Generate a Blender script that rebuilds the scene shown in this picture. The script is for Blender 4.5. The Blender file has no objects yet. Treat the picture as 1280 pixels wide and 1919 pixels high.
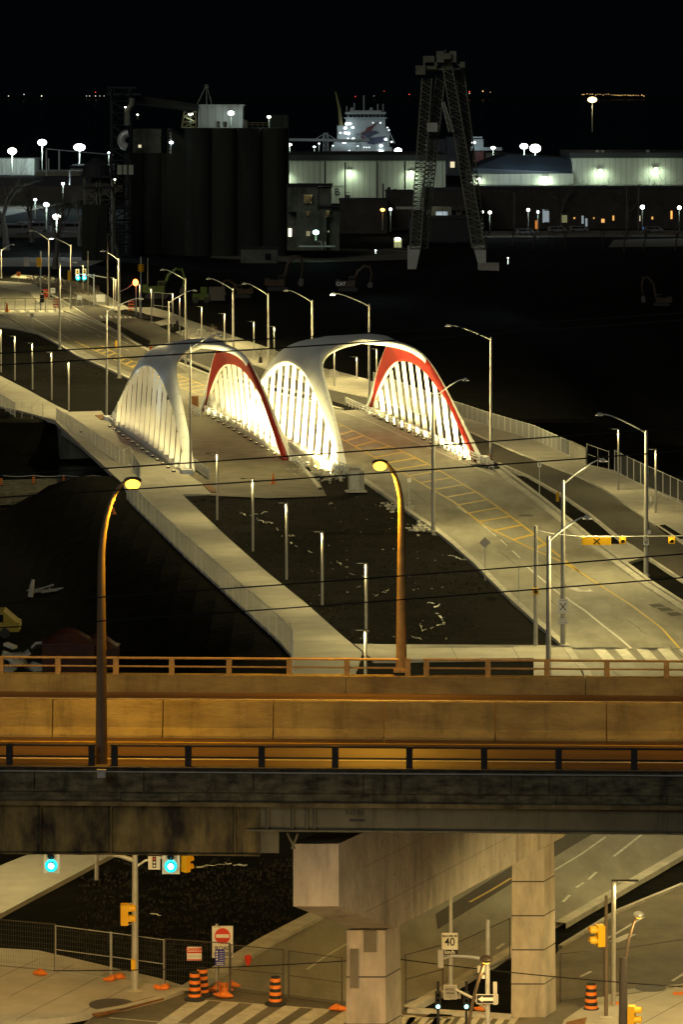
import bpy, bmesh, math, random
from mathutils import Vector, Matrix
from mathutils.geometry import tessellate_polygon
C = bpy.context.scene
COL = C.collection
random.seed(7)
# ------------------------------------------------------------------ camera, sky, exposure
F, H, HY = 6600.0, 34.0, 180.0        # focal length in photo pixels, eye height, horizon row
cam_d = bpy.data.cameras.new('camera'); cam = bpy.data.objects.new('camera', cam_d); COL.objects.link(cam)
cam.location = (0, 0, H); cam.rotation_euler = (math.pi/2, 0, 0)
cam_d.sensor_fit = 'HORIZONTAL'; cam_d.sensor_width = 36; cam_d.lens = 36*F/1280
cam_d.shift_y = -(959.5-HY)/1280; cam_d.clip_start = 1; cam_d.clip_end = 60000
C.camera = cam
w = bpy.data.worlds.new('World'); C.world = w; w.use_nodes = True
nt = w.node_tree; bg = nt.nodes['Background']
sky = nt.nodes.new('ShaderNodeTexSky'); sky.sky_type = 'NISHITA'; sky.sun_disc = False
sky.sun_elevation = math.radians(-4); sky.sun_rotation = math.radians(180)
nt.links.new(sky.outputs[0], bg.inputs[0]); bg.inputs[1].default_value = 0.02
bg2 = nt.nodes.new('ShaderNodeBackground'); bg2.inputs[0].default_value = (0.35, 0.8, 1.0, 1); bg2.inputs[1].default_value = 0.0012
ad = nt.nodes.new('ShaderNodeAddShader'); nt.links.new(bg.outputs[0], ad.inputs[0]); nt.links.new(bg2.outputs[0], ad.inputs[1])
nt.links.new(ad.outputs[0], nt.nodes['World Output'].inputs[0])
sd = bpy.data.lights.new('city_glow', 'SUN'); sd.energy = 0.40; sd.angle = math.radians(25); sd.color = (1, .97, .86)
so = bpy.data.objects.new('city_glow', sd); COL.objects.link(so); so.rotation_euler = (math.radians(63), 0, math.radians(-24))
C.view_settings.view_transform = 'Standard'; C.view_settings.look = 'None'
C.view_settings.exposure = 0.0; C.view_settings.gamma = 1.0
C.render.engine = 'CYCLES'
try:
    C.cycles.use_denoising = True; C.cycles.use_light_tree = True; C.cycles.max_bounces = 5
    C.cycles.sample_clamp_indirect = 4.0
except Exception: pass
# colours of the lamps
SOD = (1.0, 0.46, 0.03); LED = (1.0, 0.80, 0.33); COOL = (0.72, 0.93, 1.0); GRN = (0.78, 1.0, 0.72)

# ------------------------------------------------------------------ helpers
def W(px, py, z=0.0):
    Y = F*(H-z)/(py-HY); return Vector(((px-640)*Y/F, Y, z))
def D(px, py, Y):
    return Vector(((px-640)*Y/F, Y, H-(py-HY)*Y/F))
def rot2(v, a):
    return Vector((v[0]*math.cos(a)-v[1]*math.sin(a), v[0]*math.sin(a)+v[1]*math.cos(a), v[2]))
class MB:
    def __init__(s): s.v = []; s.f = []; s.m = []; s.mi = 0
    def quad(s, *p):
        b = len(s.v); s.v += [tuple(q) for q in p]; s.f.append(tuple(range(b, b+len(p)))); s.m.append(s.mi)
    def box(s, c, d, rz=0, tilt=0):
        b = len(s.v)
        for z in (-.5, .5):
            for x, y in ((-.5,-.5),(.5,-.5),(.5,.5),(-.5,.5)):
                p = Vector((x*d[0], y*d[1], z*d[2]))
                if tilt: p = Vector((p.x, p.y*math.cos(tilt)-p.z*math.sin(tilt), p.y*math.sin(tilt)+p.z*math.cos(tilt)))
                p = rot2(p, rz); s.v.append((c[0]+p.x, c[1]+p.y, c[2]+p.z))
        for q in ((3,2,1,0),(4,5,6,7),(0,1,5,4),(1,2,6,5),(2,3,7,6),(3,0,4,7)):
            s.f.append(tuple(b+i for i in q)); s.m.append(s.mi)
        return s
    def bx(s, x0, x1, y0, y1, z0, z1):
        return s.box(((x0+x1)/2, (y0+y1)/2, (z0+z1)/2), (x1-x0, y1-y0, z1-z0))
    def tube(s, pts, r, n=8, cap=True):
        pts = [Vector(p) for p in pts]
        if not isinstance(r, (list, tuple)): r = [r]*len(pts)
        b = len(s.v); up = None
        for i, p in enumerate(pts):
            t = (pts[min(i+1, len(pts)-1)]-pts[max(i-1, 0)])
            if t.length < 1e-9: t = Vector((0,0,1))
            t.normalize()
            if up is None: up = t.orthogonal().normalized()
            up = (up - t*up.dot(t))
            up = up.normalized() if up.length > 1e-6 else t.orthogonal().normalized()
            q = t.cross(up)
            for k in range(n):
                a = 2*math.pi*k/n
                s.v.append(tuple(p + (up*math.cos(a)+q*math.sin(a))*r[i]))
        for i in range(len(pts)-1):
            for k in range(n):
                a, c = b+i*n+k, b+i*n+(k+1) % n
                s.f.append((a, c, c+n, a+n)); s.m.append(s.mi)
        if cap:
            s.f.append(tuple(b+k for k in range(n))[::-1]); s.m.append(s.mi)
            e = b+(len(pts)-1)*n; s.f.append(tuple(e+k for k in range(n))); s.m.append(s.mi)
        return s
    def lathe(s, c, prof, n=20, flat=False):
        return s.tube([(c[0], c[1], c[2]+z) for r_, z in prof], [r_ for r_, z in prof], n)
    def ell(s, c, r, n=12, m=8):
        b = len(s.v)
        for i in range(m+1):
            th = math.pi*i/m
            for k in range(n):
                a = 2*math.pi*k/n
                s.v.append((c[0]+r[0]*math.sin(th)*math.cos(a), c[1]+r[1]*math.sin(th)*math.sin(a), c[2]+r[2]*math.cos(th)))
        for i in range(m):
            for k in range(n):
                a, d = b+i*n+k, b+i*n+(k+1) % n
                s.f.append((a, a+n, d+n, d)); s.m.append(s.mi)
        return s
    def prism(s, pts, z0, z1, side=True):
        """pts: list of (x, y); top at z1, sides down to z0"""
        ar = sum(pts[i][0]*pts[(i+1) % len(pts)][1]-pts[(i+1) % len(pts)][0]*pts[i][1] for i in range(len(pts)))
        if ar < 0: pts = pts[::-1]
        n = len(pts); b = len(s.v)
        s.v += [(p[0], p[1], z1) for p in pts]
        if side: s.v += [(p[0], p[1], z0) for p in pts]
        for t in tessellate_polygon([[Vector((p[0], p[1], 0)) for p in pts]]):
            A, B_, C_ = (Vector((pts[i][0], pts[i][1], 0)) for i in t)
            if (B_-A).cross(C_-A).z < 0: t = t[::-1]
            s.f.append(tuple(b+i for i in t)); s.m.append(s.mi)
        if side:
            for i in range(n):
                j = (i+1) % n; s.f.append((b+i+n, b+j+n, b+j, b+i)); s.m.append(s.mi)
        return s
    def strip(s, line, wd, z0, z1, off=0.0):
        """a band of width wd along a ground polyline (Vectors), solid from z0 to z1"""
        L = []; R = []
        for i, p in enumerate(line):
            t = (line[min(i+1, len(line)-1)]-line[max(i-1, 0)]); t.z = 0; t.normalize()
            n = Vector((-t.y, t.x, 0)); L.append(p+n*(off+wd/2)); R.append(p+n*(off-wd/2))
        for i in range(len(line)-1):
            a, b_, c, d = R[i], R[i+1], L[i+1], L[i]
            s.quad((a.x,a.y,z1), (b_.x,b_.y,z1), (c.x,c.y,z1), (d.x,d.y,z1))
            if z1-z0 > .01:
                s.quad((a.x,a.y,z0), (b_.x,b_.y,z0), (b_.x,b_.y,z1), (a.x,a.y,z1))
                s.quad((c.x,c.y,z0), (d.x,d.y,z0), (d.x,d.y,z1), (c.x,c.y,z1))
        return s
    def build(s, name, mats, parent=None, smooth=False, loc=None):
        me = bpy.data.meshes.new(name); me.from_pydata(s.v, [], s.f)
        if not isinstance(mats, (list, tuple)): mats = [mats]
        for m in mats: me.materials.append(m)
        if len(mats) > 1: me.polygons.foreach_set('material_index', s.m)
        if smooth: me.polygons.foreach_set('use_smooth', [True]*len(me.polygons))
        me.update()
        if smooth:
            try: me.set_sharp_from_angle(angle=math.radians(38))
            except Exception: pass
        o = bpy.data.objects.new(name, me); COL.objects.link(o)
        if parent: o.parent = parent
        if loc is not None: o.location = loc
        return o
def thing(name, label, cat, loc=(0,0,0), rz=0, group=None, kind=None):
    o = bpy.data.objects.new(name, None); COL.objects.link(o); o.empty_display_size = .2
    o.location = loc; o.rotation_euler = (0, 0, rz); return tag(o, label, cat, group, kind)
def tag(o, label, cat, group=None, kind=None):
    o['label'] = label; o['category'] = cat
    if group: o['group'] = group
    if kind: o['kind'] = kind
    return o
def struct(o, kind='structure'):
    o['kind'] = kind; return o
def copy_tree(o, parent=None):
    c = o.copy(); COL.objects.link(c); c.parent = parent
    for ch in list(o.children): copy_tree(ch, c)
    return c
def mat(name, base, rough=.8, metal=0, var=0., scale=1., bump=0., bscale=None, base2=None, spec=.5, stretch=None, detail=6, lo=.35, hi=.65, streak=0, sscale=2.0):
    m = bpy.data.materials.new(name); m.use_nodes = True; n = m.node_tree.nodes; l = m.node_tree.links
    b = n['Principled BSDF']; b.inputs['Base Color'].default_value = (*base, 1)
    b.inputs['Roughness'].default_value = rough; b.inputs['Metallic'].default_value = metal
    b.inputs['Specular IOR Level'].default_value = spec
    if var or base2 or bump:
        tc = n.new('ShaderNodeTexCoord'); mp = n.new('ShaderNodeMapping'); l.new(tc.outputs['Object'], mp.inputs[0])
        if stretch: mp.inputs['Scale'].default_value = stretch
    if var or base2:
        t = n.new('ShaderNodeTexNoise'); t.inputs['Scale'].default_value = scale; t.inputs['Detail'].default_value = detail; t.inputs['Roughness'].default_value = .65
        l.new(mp.outputs[0], t.inputs[0])
        mr = n.new('ShaderNodeMapRange'); mr.inputs[1].default_value = lo; mr.inputs[2].default_value = hi; l.new(t.outputs[0], mr.inputs[0])
        mx = n.new('ShaderNodeMix'); mx.data_type = 'RGBA'; l.new(mr.outputs[0], mx.inputs[0])
        c2 = base2 or tuple(min(1, c*(1+var)) for c in base)
        c1 = base if base2 else tuple(c*(1-var) for c in base)
        mx.inputs[6].default_value = (*c1, 1); mx.inputs[7].default_value = (*c2, 1)
        l.new(mx.outputs[2], b.inputs['Base Color'])
        if streak:                                    # run-off stains: narrow upright marks
            m2 = n.new('ShaderNodeMapping'); m2.inputs['Scale'].default_value = (1, 1, .12); l.new(tc.outputs['Object'], m2.inputs[0])
            t3 = n.new('ShaderNodeTexNoise'); t3.inputs['Scale'].default_value = sscale; t3.inputs['Detail'].default_value = 8; t3.inputs['Roughness'].default_value = .7
            l.new(m2.outputs[0], t3.inputs[0]); r3 = n.new('ShaderNodeMapRange'); r3.inputs[1].default_value = .52; r3.inputs[2].default_value = .66; r3.inputs[3].default_value = 1; r3.inputs[4].default_value = 1-streak
            l.new(t3.outputs[0], r3.inputs[0]); mm = n.new('ShaderNodeMix'); mm.data_type = 'RGBA'; mm.blend_type = 'MULTIPLY'; mm.inputs[0].default_value = 1
            l.new(mx.outputs[2], mm.inputs[6]); l.new(r3.outputs[0], mm.inputs[7]); l.new(mm.outputs[2], b.inputs['Base Color'])
    if bump:
        t2 = n.new('ShaderNodeTexNoise'); t2.inputs['Scale'].default_value = bscale or scale*4; t2.inputs['Detail'].default_value = 5
        l.new(mp.outputs[0], t2.inputs[0])
        bp = n.new('ShaderNodeBump'); bp.inputs['Strength'].default_value = bump; bp.inputs['Distance'].default_value = .1
        l.new(t2.outputs[0], bp.inputs['Height']); l.new(bp.outputs[0], b.inputs['Normal'])
    return m
def emat(name, col, st):
    m = bpy.data.materials.new(name); m.use_nodes = True
    b = m.node_tree.nodes['Principled BSDF']; b.inputs['Base Color'].default_value = (*col, 1)
    b.inputs['Emission Color'].default_value = (*col, 1); b.inputs['Emission Strength'].default_value = st
    return m
def lamp(kind, name, loc, en, col, parent=None, to=None, ang=150, blend=.8, r=.15, world=True):
    d = bpy.data.lights.new(name, kind); d.energy = en; d.color = col
    d.shadow_soft_size = r
    if kind == 'SPOT': d.spot_size = math.radians(ang); d.spot_blend = blend
    o = bpy.data.objects.new(name, d); COL.objects.link(o); loc = Vector(loc)
    if parent is not None:
        o.parent = parent
        bpy_loc = Vector(parent.location); loc = rot2(loc-bpy_loc, -parent.rotation_euler.z) if world else loc
        if to is not None and world: to = rot2(Vector(to)-bpy_loc, -parent.rotation_euler.z)
    o.location = loc
    if to is not None:
        o.rotation_euler = (Vector(to)-loc).to_track_quat('-Z', 'Y').to_euler()
    return o
def text(s, name, m, size, parent, loc, rot=(math.pi/2, 0, 0), sx=1.0, ext=.004, align='CENTER', bold=.0):
    c = bpy.data.curves.new(name, 'FONT'); c.body = s; c.size = size; c.align_x = align; c.align_y = 'CENTER'; c.extrude = ext; c.offset = bold
    o = bpy.data.objects.new(name, c); COL.objects.link(o)
    dg = bpy.context.evaluated_depsgraph_get(); me = bpy.data.meshes.new_from_object(o.evaluated_get(dg))
    bpy.data.objects.remove(o); me.materials.clear(); me.materials.append(m)
    o = bpy.data.objects.new(name, me); COL.objects.link(o); o.parent = parent
    o.location = loc; o.rotation_euler = rot; o.scale = (sx, 1, 1); return o
def PL(pts, z=0.0): return [W(x, y, z) for x, y in pts]
def XY(pts, z=0.0): return [(p.x, p.y) for p in PL(pts, z)]
def sstep(a, b, x):
    t = max(0, min(1, (x-a)/(b-a))); return t*t*(3-2*t)

# ------------------------------------------------------------------ materials
M = {}
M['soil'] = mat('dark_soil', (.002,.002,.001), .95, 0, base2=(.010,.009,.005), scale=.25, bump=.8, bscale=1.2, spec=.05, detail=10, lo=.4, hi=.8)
M['road'] = mat('worn_concrete_road', (.15,.14,.105), .75, 0, base2=(.31,.30,.235), scale=.3, bump=.12, bscale=6, stretch=(1,.25,1), detail=8)
M['asphalt'] = mat('dark_asphalt', (.045,.04,.03), .85, 0, base2=(.085,.075,.055), scale=.3, bump=.2, bscale=8, stretch=(1,.3,1), detail=8)
M['asphalt2'] = mat('brown_asphalt', (.09,.08,.055), .8, 0, base2=(.17,.15,.105), scale=.4, bump=.2, bscale=8, detail=8)
M['walk'] = mat('sidewalk_concrete', (.36,.34,.27), .8, 0, base2=(.46,.44,.36), scale=.5, bump=.1, bscale=8, detail=8)
M['kerb'] = mat('kerb_concrete', (.36,.35,.29), .85, 0, base2=(.52,.50,.42), scale=1.2, bump=.2, bscale=6)
M['joint'] = mat('joint', (.05,.045,.035), .9)
M['white'] = mat('road_paint_white', (.62,.61,.55), .6, 0, base2=(.42,.41,.36), scale=2.5, detail=8)
M['yellow'] = mat('road_paint_yellow', (.62,.42,.04), .6, 0, base2=(.48,.34,.06), scale=2.0, detail=8)
M['zebra'] = mat('zebra_paint', (.62,.61,.52), .6, 0, base2=(.40,.38,.30), scale=2.2, detail=8)
M['conc'] = mat('grey_concrete', (.25,.24,.20), .85, 0, base2=(.36,.34,.28), scale=1.1, bump=.2, bscale=5)
M['pier'] = mat('pier_concrete', (.29,.26,.20), .9, 0, streak=.35, sscale=1.6, base2=(.44,.38,.29), scale=1.3, bump=.35, bscale=7, stretch=(1,1,.45), detail=9)
M['barrier'] = mat('barrier_concrete', (.20,.16,.07), .85, 0, streak=.30, sscale=1.3, base2=(.36,.31,.13), scale=.9, bump=.25, bscale=8, stretch=(.5,1,1.4), detail=9)
M['fascia'] = mat('fascia_concrete', (.03,.027,.016), .9, 0, base2=(.17,.155,.09), streak=.7, scale=1.6, bump=.4, bscale=6, stretch=(1,1,2.2), detail=9)
M['ledge'] = mat('ledge_concrete', (.08,.06,.025), .9, 0, base2=(.26,.20,.09), scale=1.4, bump=.5, bscale=6)
M['girder'] = mat('grey_painted_girder', (.17,.155,.09), .7, 0, streak=.4, base2=(.11,.10,.06), scale=.5, detail=6)
M['rust'] = mat('stained_girder', (.22,.17,.06), .85, 0, streak=.6, base2=(.015,.011,.006), scale=.8, bump=.2, stretch=(1,1,.5), detail=12, lo=.36, hi=.60)
M['deckroad'] = mat('highway_asphalt', (.035,.02,.015), .5, 0, base2=(.13,.075,.05), scale=1.1, stretch=(.015,1.5,1), detail=9)
M['galv'] = mat('galvanised_steel', (.50,.51,.49), .45, .35, var=.12, scale=3)
M['pole'] = mat('pole_concrete', (.34,.33,.29), .7, 0, var=.12, scale=2)
M['darkpole'] = mat('dark_pole', (.07,.06,.05), .6)
M['brownpole'] = mat('brown_pole', (.16,.12,.08), .5, .2, var=.15, scale=2)
M['black'] = mat('black_metal', (.012,.012,.012), .6)
M['rubber'] = mat('rubber', (.02,.02,.02), .8)
M['hull'] = mat('bridge_grey_enamel', (.84,.88,.84), .5, 0, var=.06, scale=.3)
M['red'] = mat('bridge_red_enamel', (.20,.006,.0015), .5, 0, var=.1, scale=.3)
M['slat'] = mat('bridge_white_enamel', (.80,.80,.75), .45, 0, var=.04, scale=.6)
M['rail'] = mat('railing_steel', (.62,.62,.56), .5, .1)
M['railbar'] = mat('railing_bar', (.30,.30,.26), .5, .2)
M['hwrail'] = mat('highway_rail', (.46,.32,.12), .6, .1, var=.2, scale=3)
M['darkrail'] = mat('dark_rail', (.015,.015,.015), .6)
M['tacto'] = mat('rust_tactile_plate', (.22,.10,.03), .9, var=.2, scale=3)
M['orange'] = mat('safety_orange', (.85,.22,.015), .5)
M['sandbag'] = mat('orange_sandbag', (.75,.20,.02), .8, var=.25, scale=6, bump=.3)
M['yel'] = mat('signal_yellow', (.80,.45,.01), .5)
M['machgreen'] = mat('machine_green', (.05,.085,.004), .5, var=.25, scale=.8)
M['machyel'] = mat('machine_yellow', (.04,.02,.004), .6, var=.3, scale=.8)
M['sign'] = mat('sign_white', (.72,.72,.66), .5)
M['signblk'] = mat('sign_black', (.01,.01,.01), .6)
M['signred'] = mat('sign_red', (.62,.04,.015), .5)
M['signblu'] = mat('sign_blue', (.02,.03,.30), .5)
M['signgrey'] = mat('sign_grey', (.38,.37,.33), .5)
M['glass'] = mat('dark_glass', (.01,.012,.014), .1, 0)
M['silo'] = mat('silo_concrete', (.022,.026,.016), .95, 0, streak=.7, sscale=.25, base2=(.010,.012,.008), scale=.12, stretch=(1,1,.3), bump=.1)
M['oldwall'] = mat('old_plaster_wall', (.13,.14,.11), .9, 0, streak=.6, sscale=.4, base2=(.05,.055,.04), scale=.35, detail=9, bump=.2)
M['shed'] = mat('pale_metal_wall', (.34,.35,.29), .75, 0, base2=(.28,.29,.24), scale=.1, stretch=(4,4,.2))
M['roof'] = mat('dark_roof', (.014,.016,.018), .8, var=.2, scale=.1)
M['roofblu'] = mat('slate_blue_roof', (.022,.032,.045), .6, var=.2, scale=.1)
M['brick'] = mat('dark_brick', (.016,.014,.011), .9, base2=(.035,.03,.024), scale=.3)
M['crane'] = mat('crane_grey_paint', (.145,.15,.11), .7, 0, var=.25, scale=.4)
M['cranepl'] = mat('crane_pale_plate', (.42,.43,.38), .7, 0, var=.15, scale=.3)
M['shipw'] = mat('ship_white', (.38,.43,.44), .6, var=.06, scale=.1)
M['shipr'] = mat('ship_red', (.13,.035,.03), .6, var=.2, scale=.1)
M['shipb'] = mat('ship_blue', (.05,.06,.10), .6)
M['bark'] = mat('bark', (.04,.034,.028), .95, var=.3, scale=3)
M['bark2'] = mat('twig_brown', (.13,.11,.085), .95, var=.3, scale=3)
M['water'] = mat('dark_water', (.004,.006,.007), .12, 0, bump=.3, bscale=.6, spec=.5)
M['glint'] = mat('pale_glint', (.75,.74,.62), .35, var=.3, scale=5)  # pale colour standing in for glints on wet soil
M['cont'] = mat('rust_red_container', (.04,.008,.003), .6, var=.3, scale=1.2)
M['cabinet'] = mat('cabinet_grey', (.36,.36,.31), .5, .1, var=.1, scale=2)
M['cable'] = mat('black_cable', (.004,.004,.004), .9)
M['fencewire'] = mat('fence_wire', (.09,.09,.075), .6)
M['mutedyel'] = mat('muted_yellow_paint', (.22,.20,.08), .7)
M['hay'] = mat('dry_shrub', (.16,.125,.08), .95, var=.4, scale=3)
def seams(m, step=3.4, dark=.72, axis='Y', wd=.025):
    n = m.node_tree.nodes; l = m.node_tree.links; b = n['Principled BSDF']; src = b.inputs['Base Color'].links[0].from_socket
    tc = n.new('ShaderNodeTexCoord'); sx = n.new('ShaderNodeSeparateXYZ'); l.new(tc.outputs['Object'], sx.inputs[0])
    a = n.new('ShaderNodeMath'); a.operation = 'DIVIDE'; a.inputs[1].default_value = step; l.new(sx.outputs[axis], a.inputs[0])
    f = n.new('ShaderNodeMath'); f.operation = 'FRACT'; l.new(a.outputs[0], f.inputs[0])
    g_ = n.new('ShaderNodeMath'); g_.operation = 'LESS_THAN'; g_.inputs[1].default_value = wd; l.new(f.outputs[0], g_.inputs[0])
    mm = n.new('ShaderNodeMix'); mm.data_type = 'RGBA'; mm.blend_type = 'MULTIPLY'; l.new(g_.outputs[0], mm.inputs[0]); l.new(src, mm.inputs[6]); mm.inputs[7].default_value = (dark, dark, dark, 1)
    l.new(mm.outputs[2], b.inputs['Base Color'])
seams(M['hull']); seams(M['red']); seams(M['shed'], 1.6, .80, 'X', .22)
M['farbark'] = mat('far_bark', (.10,.09,.075), .95, var=.3, scale=1)
M['carpaint'] = mat('grey_car_paint', (.10,.10,.10), .4, var=.1, scale=1)
M['dimyel'] = mat('faded_cab_yellow', (.30,.22,.015), .6, var=.2, scale=2)
E = {}
E['led'] = emat('led_lens', (1,.90,.55), 4); E['ledhot'] = emat('bright_led_lens', (1,.93,.62), 30)
E['ledoff'] = emat('dim_led_lens', (1,.88,.5), .45)
E['sod'] = emat('sodium_lens', (1,.52,.04), 5)
E['cool'] = emat('cool_floodlight', (.85,.96,1), 9); E['warmw'] = emat('warm_floodlight', (1,.97,.80), 9)
E['mast'] = emat('warm_mast_light', (1,.74,.30), 4)
E['green'] = emat('greenish_floodlight', (.55,1,.85), 9)
E['amber'] = emat('amber_light', (1,.55,.1), 6); E['redl'] = emat('red_light', (1,.05,.02), 3)
E['cyan'] = emat('green_signal_lens', (.0,.72,.85), 2.0); E['cyanhot'] = emat('green_signal_core', (.35,1,.95), 7)
E['sigred'] = emat('red_signal_lens', (1,.16,.03), 14)
E['win'] = emat('lit_window', (1,.86,.55), .8); E['winc'] = emat('cool_lit_window', (.6,.9,.95), .45)
E['winhot'] = emat('bright_lit_window', (1,.88,.62), 2.2); E['blue'] = emat('blue_screen', (.1,.35,1), .7)
# ------------------------------------------------------------------ ground, water, roads
FENCE = PL([(-60, 660), (0, 763), (29, 779), (103, 790)]) 
NEARF = [W(x, y) for x, y in ((250,948),(350,1046),(428,1117),(519,1199),(548,1232))]
def fence_x(y):
    P = NEARF
    if y >= P[0].y: return P[0].x + (y-P[0].y)*(-.20)
    for a, b in zip(P, P[1:]):
        if b.y <= y <= a.y: return a.x+(b.x-a.x)*(y-a.y)/(b.y-a.y)
    return P[-1].x
def ground_z(x, y):
    z = 0.
    if 205 < y < 372:                                   # the low site west of the promenade
        d = fence_x(y)-1.0-x
        near = sstep(205, 222, y)
        z = min(z, -4.2*sstep(0, 9, d)*near*(1-sstep(363, 371, y) if y > 363 else 1))
    if 316 < y < 372:                                   # the channel under the bridges
        z = min(z, -4.2*sstep(316, 324, y)*(1-sstep(364, 371, y)))
    if y > 372 and x < 0:                               # bank behind the far promenade
        e = FENCE[3].x + (y-FENCE[3].y)*(-.37)
        z = min(z, -4.2*sstep(1.5, 10, e-x)*(1-sstep(440, 470, y)))
    if x > 16 and 325 < y:                              # excavated land east of the bridge
        z = min(z, -2.5*sstep(24+(y-325)*.0, 36, x)*(1-sstep(600, 700, y)))
    return z-.06
g = MB(); xs = []; ys = []
x = -70.
while x <= 110: xs.append(x); x += 1.5
ys = [110+2*i for i in range(int((480-110)/2)+1)]
xs = [-6000, -1500, -400, -150, -90] + xs + [140, 250, 500, 1500, 6000]
ys = [20, 60, 90] + ys + [520, 600, 700, 800, 1000, 1300, 1650]
for yy in ys:
    for xx in xs: g.v.append((xx, yy, ground_z(xx, yy)+(random.uniform(-.05,.0) if -70 < xx < 110 and 110 < yy < 480 else 0)))
nx = len(xs)
for j in range(len(ys)-1):
    for i in range(nx-1):
        g.f.append((j*nx+i, j*nx+i+1, (j+1)*nx+i+1, (j+1)*nx+i)); g.m.append(0)
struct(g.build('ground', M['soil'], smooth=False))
b = MB(); b.quad((-20000,1650,-.3),(20000,1650,-.3),(20000,50000,-.3),(-20000,50000,-.3))
struct(b.build('lake_water', M['water']))
b = MB(); b.quad((-120,330,-4.05),(160,330,-4.05),(160,362,-4.05),(-120,362,-4.05))
struct(b.build('channel_water', M['water']))
# the main street (world points from the ground picture rows)
Ledge = [(-40,600),(0,613),(34,618),(74,627),(111,647),(148,669),(202,692),(249,713),(450,797),(640,872),(690,905),(760,955),(812,990),(850,1020),(895,1060),(945,1110),(1000,1160),(1060,1212),(1078,1240),(1100,1262),(1110,1300)]
Redge = [(122,584),(181,607),(222,624),(282,661),(334,681),(405,709),(520,738),(640,768),(780,826),(874,872),(930,882),(998,933),(1051,975),(1105,1019),(1159,1059),(1213,1099),(1280,1142),(1400,1225),(1500,1300)]
road = MB().prism(XY(Ledge)+XY(Redge)[::-1], 0, 0.0, side=False)
struct(road.build('main_road', M['road']))
# street crossing at the far junction and its two arms
b = MB().prism(XY([(-60,588),(-60,535),(0,527),(60,531),(85,557),(120,560),(150,562),(200,590),(225,624),(122,584),(122,592),(0,592)]), 0, -.004, side=False)
struct(b.build('junction_road', M['road']))
b = MB().prism(XY([(60,524),(130,546),(180,571),(240,589),(292,607),(343,631),(465,680),(592,724),(690,745),(800,780),(887,812),(951,841),(1025,871),(1085,894),(1139,921),(1186,955),(1230,985),(1290,1025),(1290,1096),(1219,1049),(1159,1009),(1105,965),(1051,928),(991,894),(934,869),(860,836),(700,775),(596,744),(412,701),(341,671),(282,659),(215,620),(160,592),(120,566),(60,534)]), 0, .006, side=False)
struct(b.build('tram_road', M['asphalt']))
# approach of the western bridge
b = MB().prism(XY([(322,742),(384,772),(560,868),(600,905),(612,930),(500,934),(395,929),(350,893)]), 0, .012, side=False)
struct(b.build('bridge_deck_road', M['asphalt2']))
# lower street under the highway
b = MB().prism(XY([(300,1935),(345,1862),(450,1797),(500,1766),(594,1717),(900,1540),(1000,1440),(1105,1296),(1500,1296),(1500,1490),(1280,1601),(1143,1680),(1050,1734),(958,1784),(860,1842),(765,1893),(765,1935)]), 0, .0, side=False)
struct(b.build('lower_road', M['road']))
b = MB().prism(XY([(100,1960),(180,1900),(345,1858),(400,1845),(760,1890),(960,1890),(1118,1870),(1118,2000),(100,2000)]), 0, .006, side=False)
struct(b.build('cross_street', M['asphalt2']))
b = MB().prism(XY([(1050,1776),(1158,1709),(1280,1659),(1500,1590),(1500,1850),(1280,1845),(1118,1874),(1040,1925),(1040,1790)]), 0, .010, side=False)
struct(b.build('side_road', M['asphalt2']))
b = MB().prism(XY([(820,1741),(1080,1580),(1122,1556),(1180,1540),(1120,1540),(1040,1572),(816,1712)]), 0, .006, side=False)
struct(b.build('median_strip', M['asphalt']))
b = MB().prism(XY([(770,1741),(830,1734),(830,1707),(770,1733)]), 0, .004, side=False)
# asphalt of the far junction corner / darker carriageway
b = MB().prism(XY([(-60,592),(122,592),(181,607),(222,624),(282,661),(330,683),(352,700),(249,700),(200,680),(150,655),(100,632),(60,617),(20,600)]), 0, .004, side=False)
struct(b.build('road_patch', M['asphalt2']))
# sidewalks: raised slabs
def slab(name, pts, z1=.12, joints=(), m='walk'):
    s = MB().prism(XY(pts), -.3, z1); s.mi = 1
    for a, c in joints:
        s.strip([W(*a, z1), W(*c, z1)], .03, z1, z1+.004)
    return struct(s.build(name, [M[m], M['joint']]))
walkR = [(339,927),(430,1013),(497,1072),(574,1134),(632,1186),(679,1226),(640,1340),(420,1480),(216,1602),(0,1717),(-60,1745)]
walkL = [(250,948),(350,1046),(428,1117),(519,1199),(548,1232),(545,1300),(330,1440),(60,1602),(-60,1650)]
js = []
for i in range(14):
    t = i/13; a = (345+ (675-345)*t, 935+(1222-935)*t); js.append((a, (a[0]-92-20*t, a[1]+4)))
js = [(a, b_) for a, b_ in js if b_[0] > 250]
slab('promenade_walk', walkR+walkL[::-1], joints=js)
slab('bridge_walk', [(128,773),(190,771),(203,790),(350,889),(372,903),(410,926),(339,928),(250,948),(228,905),(105,792),(103,788)], .05, joints=[((236,842),(286,843)),((205,893),(372,903)),((300,893),(340,927))])
slab('west_walk', [(-60,660),(0,706),(47,730),(103,761),(128,773),(104,790),(35,771),(0,764),(-60,735)], joints=[((20,716),(-10,740)),((75,747),(50,773))])
slab('cross_walk', [(664,1210),(1000,1212),(1062,1214),(1082,1248),(1095,1275),(1000,1275),(1000,1236),(700,1240)], joints=[((745,1211),(753,1237)),((845,1211),(858,1237)),((960,1212),(975,1237))])
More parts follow.
